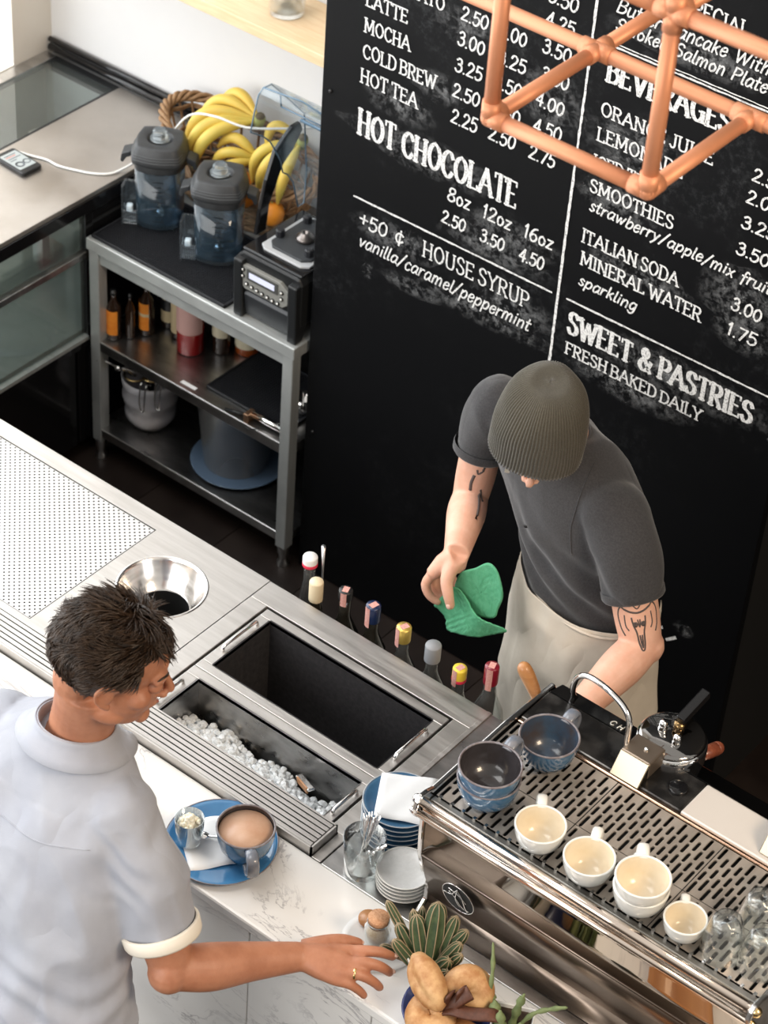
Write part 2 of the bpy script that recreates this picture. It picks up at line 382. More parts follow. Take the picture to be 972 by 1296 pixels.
def chalk(n, L, b):
    t = n.new('ShaderNodeTexCoord'); c = n.new('ShaderNodeTexNoise'); c.inputs['Scale'].default_value = 190; c.inputs['Detail'].default_value = 3
    L.new(t.outputs['Object'], c.inputs['Vector']); r = n.new('ShaderNodeValToRGB'); L.new(c.outputs[0], r.inputs[0])
    r.color_ramp.elements[0].position = .30; r.color_ramp.elements[0].color = (.22, .22, .23, 1)
    r.color_ramp.elements[1].position = .50; r.color_ramp.elements[1].color = (.74, .74, .73, 1)
    L.new(r.outputs[0], b.inputs['Base Color']); b.inputs['Roughness'].default_value = .95
CHALK = noise_node_mat('white_chalk', chalk)
def smear(n, L, b):
    t = n.new('ShaderNodeTexCoord'); c = n.new('ShaderNodeTexNoise'); c.inputs['Scale'].default_value = 45; c.inputs['Detail'].default_value = 8
    c.inputs['Roughness'].default_value = .75; L.new(t.outputs['Object'], c.inputs['Vector'])
    g = n.new('ShaderNodeTexGradient'); g.gradient_type = 'SPHERICAL'
    mp = n.new('ShaderNodeMapping'); L.new(t.outputs['Generated'], mp.inputs[0])
    mp.inputs['Location'].default_value = (-1, -1, -1); mp.inputs['Scale'].default_value = (2, 2, 2)
    L.new(mp.outputs[0], g.inputs[0])
    r = n.new('ShaderNodeValToRGB'); r.color_ramp.elements[0].position = .45; r.color_ramp.elements[1].position = .8; L.new(c.outputs[0], r.inputs[0])
    m = n.new('ShaderNodeMath'); m.operation = 'MULTIPLY'; L.new(r.outputs[0], m.inputs[0]); L.new(g.outputs['Fac'], m.inputs[1])
    m2 = n.new('ShaderNodeMath'); m2.operation = 'MULTIPLY'; m2.inputs[1].default_value = .9; m2.use_clamp = True; L.new(m.outputs[0], m2.inputs[0])
    L.new(m2.outputs[0], b.inputs['Alpha']); b.inputs['Base Color'].default_value = (.45, .46, .47, 1); b.inputs['Roughness'].default_value = .95
SMEAR = noise_node_mat('smeared_chalk', smear)

fl = B().box(-2.2, 4.2, -3.6, 2.2, -.06, -.004)
struct(fl.build('floor', FLOORM))
struct(B().box(-12, -2.7, -9, 9, -.25, -.05).build('ground', mat('pale_pavement', (.78, .77, .75), .8)))
_fl = D.objects['floor']
tb = B(); tb.box(-.1485, .1485, -.1485, .1485, -.004, 0)
tme = tb.mesh('floor_tile_mesh'); tme.materials.append(FLOORM)
for i in range(10):
    for j in range(5):
        o = D.objects.new('floor_tile', tme); COL.objects.link(o); o.parent = _fl; o.location = (-1.3 + i * .3, -.15 + j * .3, 0)
struct(B().box(-2.13, 4.2, 1.37, 1.45, 0, 5.6).build('wall_back', WHITEW))
wlft = B(); wlft.box(-2.58, -2.05, 1.21, 1.37, 0, 5.6); wlft.box(-2.58, -2.05, -3.4, 1.21, 0, .90); wlft.box(-2.13, -2.05, -3.4, 1.21, 4.1, 5.6)
struct(wlft.build('wall_left', WINWALL))
wf = B()
for y0, y1 in ((-.32, -.28), (-1.82, -1.78), (-3.4, -3.36)): wf.box(-2.50, -2.45, y0, y1, .90, 4.1)
for z0 in (.90, 2.45, 4.06): wf.box(-2.50, -2.45, -3.4, 1.21, z0, z0 + .04)
w1 = struct(wf.build('window_1', mat('white_frame_paint', (.85, .85, .84), .5)))
for y0, y1 in ((-.28, 1.21), (-1.78, -.32), (-3.36, -1.82)):
    for z0, z1 in ((.94, 2.45), (2.49, 4.06)):
        B().box(-2.478, -2.472, y0, y1, z0, z1).build('window_pane', clear('window_glass', (1, 1, 1), 1.3), w1)
# black partition that carries the chalkboard
struct(B().box(-.615, .755, .905, 1.368, 0, 3.6).build('wall_partition', BLACK_M))
struct(B().box(.76, 4.2, 1.30, 1.365, 0, 5.6).build('wall_right', mat('black_wall', (.006, .005, .005), .7)))
tr = B(); tr.tube([(-2.04, 1.352, .912), (-1.40, 1.352, .912)], .012, 8); tr.tube([(-2.04, 1.352, .937), (-1.40, 1.352, .937)], .009, 8)
struct(tr.build('trim_1', BLACK_G))

# ------------------------------------------------------------------ display case along the window wall
cs = thing('display_case', 'low refrigerated display case with grey steel and glass top by the white wall', 'display case', (-1.73, 0, 0))
z = .9; x0, x1 = -2.045, -1.408
b = B(); b.box(-1.742, x1, .12, 1.34, .884, .9); b.build('steel_top', mat('warm_grey_steel', (.44, .405, .37), .42, .9, (.52, .485, .45), 4, (1, 1, 1), .05, 60, rvar=.08), cs, w=True, bevel=.002)
B().box(x0, -2.002, .12, 1.34, .884, .9).build('back_ledge', STEEL_D, cs, w=True, bevel=.002)
B().box(-2.0, -1.752, .12, 1.315, .889, .896).build('top_glass', CASEG, cs, w=True)
b = B(); b.box(-1.752, -1.743, .12, 1.34, .86, .8985); b.box(-2.002, -1.752, 1.315, 1.34, .86, .8985); b.build('top_gasket', BLACK, cs, w=True)
b = B(); b.box(x1 - .02, x1 + .006, .12, 1.34, .845, .886); b.box(x1 - .02, x1 + .004, .12, 1.02, .395, .425)
for y in (.12, .845): b.box(x1 - .022, x1 + .003, y, y + .03, .06, .86)
b.box(x1 - .03, x1, .875, 1.30, .06, .86); b.build('front_frame', BLACK_G, cs, w=True, bevel=.002)
b = B(); b.box(x1 - .016, x1 + .006, .12, .845, .700, .722); b.build('middle_rail', STEEL_D, cs, w=True, bevel=.002)
b = B(); b.box(x1 - .012, x1 + .008, .12, .845, .42, .432); b.build('lower_rail', STEEL_G, cs, w=True)
for z0, z1 in ((.722, .845), (.432, .70)):
    for y0, y1 in ((.15, .845),): B().box(x1 - .010, x1 - .005, y0, y1, z0, z1).build('glass_pane', CASEG, cs, w=True)
CASEIN = mat('case_interior_grey', (.40, .43, .42), .45, 0, (.30, .33, .32), 5)
b = B(); b.box(x0, x1 - .03, .12, 1.33, .40, .43); b.box(x0, x0 + .02, .12, 1.33, .43, .86); b.box(x0, x1 - .03, 1.315, 1.335, .43, .86); b.build('case_interior', CASEIN, cs, w=True)
b = B(); b.box(x0 + .05, x1 - .05, .18, 1.30, .655, .668); b.build('inner_shelf', CASEG, cs, w=True)
b = B(); b.box(-1.78, -1.74, 1.0, 1.03, .43, .88);  b.build('inner_post', STEEL_D, cs, w=True)
b = B(); b.box(x0, x1 - .004, .12, .80, .05, .395); b.box(x0, x1 - .004, .81, 1.30, .05, .395); b.build('base_cabinet', BLACK_G, cs, w=True, bevel=.003)
b = B(); b.box(x0, x1 - .06, .12, 1.3, 0, .05); b.build('plinth', BLACK_M, cs, w=True)

# ------------------------------------------------------------------ steel bar counter
ct = thing('bar_counter', 'brushed stainless steel bar counter with sunken wells and drain panel', 'counter', (0, -.3, 0))
SX0, SX1 = -1.38, 2.6
def ringplate(b, cx, cy, r, x0, x1, y0, y1, zt, th, n=48):
    """rectangular plate with a round hole"""
    v = []; f = []
    for i in range(n):
        a = 2 * PI * i / n; c, s_ = math.cos(a), math.sin(a)
        t = min(((x1 if c > 0 else x0) - cx) / c if abs(c) > 1e-9 else 9, ((y1 if s_ > 0 else y0) - cy) / s_ if abs(s_) > 1e-9 else 9)
        v += [(cx + r * c, cy + r * s_, zt), (cx + t * c, cy + t * s_, zt), (cx + r * c, cy + r * s_, zt - th)]
    for i in range(n):
        j = (i + 1) % n
        f += [(3 * i, 3 * i + 1, 3 * j + 1, 3 * j), (3 * i, 3 * j, 3 * j + 2, 3 * i + 2)]
    for X, Y in ((x0, y0), (x0, y1), (x1, y0), (x1, y1)):     # corner fill
        best = sorted(range(n), key=lambda i: (v[3 * i + 1][0] - X) ** 2 + (v[3 * i + 1][1] - Y) ** 2)[:2]
        k = len(v); v.append((X, Y, zt)); f.append((3 * best[0] + 1, k, 3 * best[1] + 1))
    b.add(v, f)
b = B()
b.box(SX0, -.001, -.046, 0, .86, .9); b.box(SX0, -.31, -.486, -.456, .86, .9)
ringplate(b, -.167, -.181, .1, -.31, -.001, -.486, -.046, .9, .006)
b.box(SX0, -.001, -.004, 0, .80, .86); b.build('left_worktop', STEEL, ct, w=True)
wx0, wx1, wy0, wy1 = .050, .580, -.486, -.068
b = B(); b.box(.001, .627, wy1, 0, .862, .9); b.box(.001, wx0, wy0, wy1, .862, .9); b.box(wx1, .627, wy0, wy1, .862, .9)
b.box(.604, .627, -.572, -.486, .862, .9); b.build('well_worktop', STEEL, ct, w=True, bevel=.0015)
b = B(); b.box(.629, SX1, -.572, 0, .86, .898); b.build('right_worktop', STEEL_D, ct, w=True, bevel=.0015)
B().box(.622, .633, -.46, 0, .894, .9015).build('seam_strip', STEEL, ct, w=True, bevel=.001)
# perforated panel with real holes
def perforated(x0, x1, y0, y1, zt, pitch, r, n=6):
    b = B(); nx = int((x1 - x0) / pitch); ny = int((y1 - y0) / pitch * 1.0)
    px = (x1 - x0) / nx; py = (y1 - y0) / ny
    for i in range(nx):
        for j in range(ny):
            cx = x0 + (i + .5) * px; cy = y0 + (j + .5) * py
            if (i + j) % 2:
                b.add([(cx - px / 2, cy - py / 2, zt), (cx + px / 2, cy - py / 2, zt), (cx + px / 2, cy + py / 2, zt), (cx - px / 2, cy + py / 2, zt)], [(0, 1, 2, 3)]); continue
            v = []; f = []
            for k in range(8):
                a = 2 * PI * (k + .5) / 8; c, s_ = math.cos(a), math.sin(a)
                t = min(px / 2 / abs(c), py / 2 / abs(s_))
                v += [(cx + r * c, cy + r * s_, zt), (cx + t * c, cy + t * s_, zt)]
            C0 = [(cx + px / 2, cy + py / 2, zt), (cx - px / 2, cy + py / 2, zt), (cx - px / 2, cy - py / 2, zt), (cx + px / 2, cy - py / 2, zt)]
            for k in range(8): 
                l = (k + 1) % 8; f.append((2 * k, 2 * k + 1, 2 * l + 1, 2 * l))
            for q, k in enumerate((0, 2, 4, 6)):
                v.append(C0[q]); f.append((2 * k + 1, 16 + q, 2 * (k + 1) + 1))
            b.add(v, f)
    return b
pp = perforated(-1.2, -.3135, -.4535, -.0485, .8985, .0081, .0026)
pp.v = pp.v; pp.box(-1.38, -1.2, -.4535, -.0485, .895, .8985)
pp.build('perforated_panel', mat('pale_steel', (.62, .61, .60), .42, .7, (.68, .67, .66), 6, bump=.05), ct, w=True)
B().box(-1.38, -.3105, -.456, -.046, .872, .8962).build('hole_shade_sheet', DARKIN, ct, w=True)  # black sheet close under the panel, shade of the holes given by colour
b = B(); b.box(SX0, .627, -.022, -.002, .05, .80, ); b.box(.629, SX1, -.022, -.002, .05, .86); b.box(SX0, SX1, -.10, -.08, 0, .05); b.build('aisle_panel', STEEL_D, ct, w=True)
b = B(); b.lathe([(.1005, .9), (.104, .9015), (.1065, .9005)], 48, (-.167, -.181, 0)); b.lathe([(.1, .9), (.097, .893), (.064, .842), (.060, .838)][::-1], 48, (-.167, -.181, 0))
# funnel without caps
fn = B(); prof = [(.1065, .9), (.104, .9022), (.1, .901), (.097, .893), (.066, .835), (.062, .832)]
n = 56; v = []; f = []
for i in range(n):
    a = 2 * PI * i / n
    for r, zz in prof: v.append((-.167 + r * math.cos(a), -.181 + r * math.sin(a), zz))
for i in range(n):
    j = (i + 1) % n
    for q in range(len(prof) - 1): f.append((i * 6 + q, j * 6 + q, j * 6 + q + 1, i * 6 + q + 1))
fn.add(v, f, 0, True); fn.build('waste_funnel', mat('polished_steel', (.72, .70, .68), .2, 1, (.80, .78, .76), 5, (1, 1, 20), rvar=.06), ct, w=True)
v = []; f = []
for i in range(n):
    a = 2 * PI * i / n
    for r, zz in ((.0625, .833), (.0625, .70), (.0001, .70)): v.append((-.167 + r * math.cos(a), -.181 + r * math.sin(a), zz))
for i in range(n):
    j = (i + 1) % n
    for q in range(2): f.append((i * 3 + q, j * 3 + q, j * 3 + q + 1, i * 3 + q + 1))
B().add(v, f, 0, True).build('waste_chute', BLACK_M, ct, w=True)
# wells
def well(name, x0, x1, y0, y1, zt, zb, th, m, rim, mrim):
    b = B()
    b.box(x0, x1, y0, y1, zb - .003, zb); b.box(x0 - .003, x0, y0, y1, zb, zt); b.box(x1, x1 + .003, y0, y1, zb, zt)
    b.box(x0, x1, y0 - .003, y0, zb, zt); b.box(x0, x1, y1, y1 + .003, zb, zt)
    o = b.build(name, m, ct, w=True)
    b = B(); rx0, rx1, ry0, ry1 = rim
    b.box(rx0, rx1, y1, ry1, zt - .012, zt); b.box(rx0, rx1, ry0, y0, zt - .012, zt); b.box(rx0, x0, y0, y1, zt - .012, zt); b.box(x1, rx1, y0, y1, zt - .012, zt)
    b.build(name + '_rim', mrim, ct, w=True, bevel=.0015)
WELLM = mat('dark_well_lining', (.026, .025, .027), .42, 0, (.045, .043, .045), 90, bump=.1, bscale=300)
WELLI = mat('ice_well_steel', (.33, .32, .315), .32, 1, (.50, .49, .48), 7, (2, 2, 4), .1, 60, rvar=.1)
well('deep_well', .087, .549, -.292, -.101, .9, .64, .003, WELLM, (.057, .574, -.3175, -.075), STEEL)
well('ice_well', .093, .550, -.484, -.345, .9, .70, .003, WELLI, (.057, .574, -.4865, -.3185), STEEL)
B().box(wx0 + .0005, .5795, -.4862, -.0685, .86, .885).f  # (gap below the rims stays open)
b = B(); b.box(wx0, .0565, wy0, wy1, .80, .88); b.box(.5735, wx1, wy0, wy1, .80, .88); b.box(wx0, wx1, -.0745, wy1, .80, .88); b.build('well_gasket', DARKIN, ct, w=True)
for (xa, ya, xb, yb) in ((.073, -.244, .073, -.130), (.5605, -.247, .5605, -.140), (.076, -.46, .076, -.378), (.5625, -.455, .5625, -.378)):
    b = B(); b.tube([(xa, ya, .901), (xa, ya, .908), (xa, ya + .006, .912), (xb, yb - .006, .912), (xb, yb, .908), (xb, yb, .901)], .0042, 8)
    b.build('well_handle', CHROME, ct, w=True)
# slotted drain grille
gy0, gy1, gz = -.571, -.487, .922
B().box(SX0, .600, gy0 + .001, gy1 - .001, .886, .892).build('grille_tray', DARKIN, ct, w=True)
b = B(); b.box(SX0, .602, gy0, gy0 + .004, .89, gz); b.box(SX0, .602, gy1 - .004, gy1, .89, gz); b.box(.598, .602, gy0, gy1, .89, gz); b.build('grille_frame', STEEL, ct, w=True)
sm = B(); sm.box(0, 1.975, 0, .0095, -.006, 0); sme = sm.mesh('slat'); sme.materials.append(STEEL)
gp = (gy1 - gy0 - .008) / 6
for i in range(6):
    o = D.objects.new('grille_slat', sme); COL.objects.link(o); o.parent = ct
    o.location = Vector((SX0, gy0 + .004 + (i + .5) * gp - .00475, gz - .001)) - Vector(ct.location)

# marble
mb = thing('marble_bar', 'white veined marble bar top with marble front panels beside the steel counter', 'bar top', (0, -.7, 0))
B().box(SX0, SX1, -.788, -.573, .872, .902).build('bar_top', MARBLE, mb, w=True, bevel=.006)
fx = [-1.38, -.55, .1, .62, .93, 1.6, 2.2, 2.6]
for i in range(len(fx) - 1):
    q = B().box(fx[i] + .0012, fx[i + 1] - .0012, -.778 - (.0 if i % 2 else .0), -.755, .0, .872)
    o = q.build('front_panel', MARBLE, mb, w=True, bevel=.002)
# speed rail for the bottles
sr = thing('bottle_rail', 'steel bottle rail hung on the aisle side of the counter', 'rail', (.33, .06, .60))
b = B(); b.box(.02, .66, .002, .006, .60, .86); b.box(.02, .66, .006, .104, .60, .604); b.box(.02, .66, .100, .104, .604, .74); b.box(.02, .024, .006, .1, .604, .72); b.box(.656, .66, .006, .1, .604, .72)
b.build('trough', STEEL_D, sr, w=True)
# ------------------------------------------------------------------ chalk lettering: a small stroke font
# glyph = (advance, [polyline, ...]); a polyline starting with 'c' is smoothed
GL = {
 'A': (.78, [[(.02, 0), (.38, 1), (.74, 0)], [(.17, .36), (.6, .36)]]),
 'B': (.66, [[(.1, 0), (.1, 1)], ['c', (.1, 1), (.42, .98), (.56, .78), (.42, .55), (.1, .53)], ['c', (.1, .53), (.48, .5), (.62, .27), (.46, .03), (.1, 0)]]),
 'C': (.68, [['c', (.62, .8), (.5, .97), (.32, 1), (.12, .8), (.06, .5), (.12, .2), (.32, 0), (.5, .03), (.63, .2)]]),
 'D': (.72, [[(.1, 0), (.1, 1)], ['c', (.1, 1), (.42, .97), (.64, .74), (.66, .5), (.62, .24), (.42, .03), (.1, 0)]]),
 'E': (.62, [[(.1, 0), (.1, 1)], [(.1, 1), (.54, 1)], [(.1, .52), (.44, .52)], [(.1, 0), (.57, 0)]]),
 'F': (.60, [[(.1, 0), (.1, 1)], [(.1, 1), (.54, 1)], [(.1, .52), (.42, .52)]]),
 'G': (.72, [['c', (.62, .82), (.5, .97), (.32, 1), (.12, .8), (.06, .5), (.12, .2), (.32, 0), (.52, .04), (.62, .2)], [(.62, .02), (.62, .42), (.42, .42)]]),
 'H': (.74, [[(.1, 0), (.1, 1)], [(.62, 0), (.62, 1)], [(.1, .52), (.62, .52)]]),
 'I': (.32, [[(.16, 0), (.16, 1)]]),
 'J': (.52, [[(.38, 1), (.38, .25)], ['c', (.38, .25), (.33, .05), (.18, 0), (.05, .15)]]),
 'K': (.70, [[(.1, 0), (.1, 1)], [(.58, 1), (.12, .45)], [(.26, .6), (.62, 0)]]),
 'L': (.58, [[(.1, 0), (.1, 1)], [(.1, 0), (.54, 0)]]),
 'M': (.92, [[(.1, 0), (.12, 1)], [(.12, 1), (.45, .2), (.78, 1)], [(.78, 1), (.81, 0)]]),
 'N': (.78, [[(.1, 0), (.1, 1)], [(.1, 1), (.66, 0)], [(.66, 0), (.66, 1)]]),
 'O': (.76, [['c', (.38, 1), (.16, .84), (.06, .5), (.16, .16), (.38, 0), (.6, .16), (.7, .5), (.6, .84), (.38, 1)]]),
 'P': (.62, [[(.1, 0), (.1, 1)], ['c', (.1, 1), (.44, .97), (.57, .74), (.44, .5), (.1, .46)]]),
 'R': (.68, [[(.1, 0), (.1, 1)], ['c', (.1, 1), (.44, .97), (.56, .76), (.44, .53), (.1, .5)], [(.3, .5), (.62, 0)]]),
 'S': (.60, [['c', (.52, .82), (.42, .97), (.25, 1), (.1, .85), (.13, .64), (.32, .52), (.5, .38), (.53, .17), (.38, .01), (.18, .01), (.06, .2)]]),
 'T': (.66, [[(.33, 0), (.33, 1)], [(.03, 1), (.63, 1)]]),
 'U': (.74, [[(.1, 1), (.1, .3)], ['c', (.1, .3), (.18, .06), (.36, 0), (.55, .06), (.62, .3)], [(.62, .3), (.62, 1)]]),
 'V': (.74, [[(.04, 1), (.37, 0), (.7, 1)]]),
 'W': (1.0, [[(.04, 1), (.28, 0), (.5, .85), (.72, 0), (.96, 1)]]),
 'Y': (.70, [[(.04, 1), (.35, .48), (.66, 1)], [(.35, .48), (.35, 0)]]),
 '&': (.74, [['c', (.68, .45), (.5, .08), (.26, 0), (.08, .2), (.16, .42), (.42, .66), (.46, .86), (.32, 1), (.18, .84), (.3, .56), (.68, 0)]]),
 '0': (.62, [['c', (.31, 1), (.12, .82), (.06, .5), (.12, .18), (.31, 0), (.5, .18), (.56, .5), (.5, .82), (.31, 1)]]),
 '1': (.36, [[(.06, .78), (.2, 1), (.2, 0)]]),
 '2': (.60, [['c', (.08, .78), (.16, .96), (.34, 1), (.5, .84), (.46, .6), (.25, .3), (.06, .02)], [(.06, .02), (.55, .02)]]),
 '3': (.60, [['c', (.1, .86), (.28, 1), (.46, .9), (.46, .66), (.24, .55)], ['c', (.24, .55), (.5, .48), (.54, .2), (.38, .01), (.18, .01), (.06, .16)]]),
 '4': (.60, [[(.42, 0), (.42, 1), (.05, .32), (.57, .32)]]),
 '5': (.58, [[(.5, 1), (.14, 1), (.1, .56)], ['c', (.1, .56), (.3, .64), (.5, .5), (.52, .22), (.36, .01), (.16, .01), (.06, .14)]]),
 '6': (.60, [['c', (.48, .96), (.26, .86), (.1, .55), (.08, .25), (.24, .01), (.44, .06), (.53, .28), (.42, .5), (.24, .52), (.1, .36)]]),
 '7': (.56, [[(.05, 1), (.52, 1), (.2, 0)]]),
 '8': (.60, [['c', (.3, .54), (.12, .68), (.14, .92), (.3, 1), (.46, .92), (.47, .7), (.3, .54), (.1, .36), (.08, .12), (.3, 0), (.52, .12), (.5, .36), (.3, .54)]]),
 '.': (.26, [[(.10, .02), (.15, .04)]]), '+': (.6, [[(.3, .2), (.3, .8)], [(.04, .5), (.56, .5)]]),
 '¢': (.66, [['c', (.55, .68), (.4, .8), (.2, .74), (.1, .46), (.22, .16), (.42, .14), (.58, .3)], [(.36, -.08), (.36, 1.02)]]),
 '/': (.50, [[(.04, -.12), (.46, 1.1)]]), ' ': (.40, []),
 'a': (.56, [['c', (.46, .58), (.25, .68), (.08, .4), (.12, .08), (.28, .02), (.45, .3)], [(.47, .64), (.45, .1), (.54, .03)]]),
 'b': (.54, [[(.1, 1.05), (.1, .05)], ['c', (.1, .4), (.3, .66), (.48, .5), (.44, .12), (.24, 0), (.1, .14)]]),
 'c': (.46, [['c', (.42, .54), (.26, .66), (.08, .42), (.12, .08), (.3, 0), (.44, .14)]]),
 'd': (.56, [['c', (.45, .5), (.26, .66), (.08, .4), (.12, .06), (.28, .02), (.45, .26)], [(.47, 1.05), (.46, .06), (.54, 0)]]),
 'e': (.48, [['c', (.1, .34), (.4, .4), (.36, .62), (.18, .62), (.07, .34), (.14, .04), (.3, 0), (.44, .16)]]),
 'f': (.42, [['c', (.42, .96), (.3, 1.06), (.2, .9), (.2, .4), (.18, -.22)], [(.04, .62), (.38, .62)]]),
 'g': (.54, [['c', (.44, .56), (.25, .68), (.08, .42), (.14, .1), (.3, .06), (.44, .3)], ['c', (.46, .64), (.46, .0), (.38, -.3), (.18, -.34), (.06, -.2)]]),
 'h': (.56, [[(.1, 1.05), (.1, 0)], ['c', (.1, .36), (.28, .66), (.44, .54), (.44, .02)]]),
 'i': (.26, [[(.12, .62), (.12, .02)], [(.12, .86), (.14, .92)]]),
 'k': (.50, [[(.1, 1.05), (.1, 0)], [(.42, .62), (.12, .28)], [(.22, .36), (.46, 0)]]),
 'l': (.26, [['c', (.12, 1.05), (.1, .4), (.12, .05), (.24, .02)]]),
 'm': (.82, [[(.08, .64), (.08, 0)], ['c', (.08, .4), (.22, .66), (.37, .52), (.38, 0)], ['c', (.38, .4), (.54, .66), (.68, .52), (.7, .02)]]),
 'n': (.54, [[(.08, .64), (.08, 0)], ['c', (.08, .38), (.26, .66), (.42, .52), (.44, .02)]]),
 'o': (.52, [['c', (.26, .64), (.1, .52), (.07, .3), (.14, .06), (.28, 0), (.43, .14), (.44, .42), (.26, .64)]]),
 'p': (.54, [[(.1, .64), (.08, -.34)], ['c', (.1, .4), (.3, .66), (.48, .46), (.42, .1), (.24, .02), (.1, .16)]]),
 'r': (.40, [[(.08, .64), (.08, 0)], ['c', (.08, .34), (.2, .6), (.38, .6)]]),
 's': (.42, [['c', (.36, .54), (.2, .66), (.1, .5), (.22, .34), (.36, .18), (.24, 0), (.06, .1)]]),
 't': (.38, [['c', (.16, .94), (.14, .3), (.18, .02), (.34, .06)], [(.02, .64), (.34, .64)]]),
 'u': (.56, [['c', (.08, .64), (.08, .16), (.22, .0), (.4, .14), (.44, .3)], [(.45, .64), (.45, .1), (.54, .02)]]),
 'v': (.48, [[(.04, .64), (.22, .02), (.44, .64)]]),
 'w': (.70, [[(.04, .64), (.2, .02), (.34, .54), (.48, .02), (.66, .64)]]),
 'x': (.48, [[(.05, .64), (.43, 0)], [(.43, .64), (.05, 0)]]),
 'y': (.50, [[(.06, .64), (.24, .1)], [(.44, .64), (.2, -.1), (.06, -.34)]]),
 'z': (.46, [[(.06, .62), (.42, .62), (.06, .02), (.44, .02)]]),
}
TXT = [
    ('MACCHIATO', -0.500, -0.273, 1.901, 0.034, 'n'), ('LATTE', -0.501, -0.374, 1.829, 0.035, 'n'), ('MOCHA', -0.502, -0.361, 1.761, 0.036, 'n'),
    ('COLD BREW', -0.501, -0.278, 1.693, 0.036, 'n'), ('HOT TEA', -0.504, -0.327, 1.623, 0.037, 'n'), ('HOT CHOCOLATE', -0.503, -0.019, 1.481, 0.068, 'h'),
    ('8oz  12oz  16oz', -0.221, 0.093, 1.417, 0.038, 'd'), ('2.50   3.50   4.50', -0.232, 0.075, 1.350, 0.034, 'd'), ('+50 ¢', -0.482, -0.336, 1.225, 0.040, 'd'),
    ('HOUSE SYRUP', -0.279, 0.048, 1.227, 0.045, 'n'), ('vanilla/caramel/peppermint', -0.479, 0.056, 1.164, 0.036, 'i'),
    ('2.50', -0.228, -0.150, 1.901, 0.034, 'd'), ('3.00', -0.232, -0.153, 1.835, 0.034, 'd'), ('3.25', -0.233, -0.153, 1.766, 0.035, 'd'),
    ('2.50', -0.233, -0.153, 1.699, 0.035, 'd'), ('2.25', -0.231, -0.153, 1.630, 0.036, 'd'), ('3.00', -0.120, -0.042, 1.901, 0.034, 'd'),
    ('3.25', -0.117, -0.036, 1.833, 0.034, 'd'), ('3.50', -0.120, -0.041, 1.769, 0.035, 'd'), ('3.50', -0.118, -0.037, 1.700, 0.035, 'd'),
    ('2.50', -0.121, -0.042, 1.632, 0.036, 'd'), ('3.50', 0.000, 0.079, 1.909, 0.034, 'd'), ('3.50', 0.005, 0.082, 1.841, 0.034, 'd'),
    ('4.00', -0.002, 0.078, 1.773, 0.034, 'd'), ('4.50', -0.001, 0.079, 1.704, 0.035, 'd'), ('2.75', -0.004, 0.071, 1.632, 0.035, 'd'),
    ('3.50', 0.000, 0.082, 2.035, 0.034, 'd'), ('4.25', 0.000, 0.080, 1.976, 0.034, 'd'),
    ('SPECIAL', 0.340, 0.503, 2.140, 0.036, 'n'), ('Butter Pancake With', 0.176, 0.564, 2.078, 0.033, 'i'), ('Smoked Salmon Plate', 0.180, 0.566, 2.035, 0.031, 'i'),
    ('BEVERAGES', 0.175, 0.500, 1.907, 0.056, 'h'), ('ORANGE JUICE', 0.173, 0.473, 1.819, 0.033, 'n'), ('LEMONADE', 0.172, 0.405, 1.755, 0.033, 'n'),
    ('ICED TEA', 0.171, 0.336, 1.685, 0.033, 'n'), ('SMOOTHIES', 0.171, 0.401, 1.618, 0.033, 'n'), ('strawberry/apple/mix fruit', 0.176, 0.666, 1.570, 0.030, 'i'),
    ('ITALIAN SODA', 0.168, 0.438, 1.480, 0.035, 'n'), ('MINERAL WATER', 0.172, 0.510, 1.418, 0.035, 'n'), ('sparkling', 0.174, 0.338, 1.362, 0.030, 'i'),
    ('SWEET & PASTRIES', 0.162, 0.683, 1.217, 0.058, 'h'), ('FRESH BAKED DAILY', 0.164, 0.556, 1.155, 0.033, 'n'),
    ('2.50', 0.569, 0.651, 1.826, 0.031, 'd'), ('2.00', 0.564, 0.650, 1.768, 0.031, 'd'), ('3.25', 0.563, 0.651, 1.703, 0.031, 'd'),
    ('3.50', 0.562, 0.649, 1.634, 0.031, 'd'), ('3.00', 0.575, 0.656, 1.490, 0.032, 'd'), ('1.75', 0.576, 0.656, 1.422, 0.032, 'd'),
]
YB = .8785
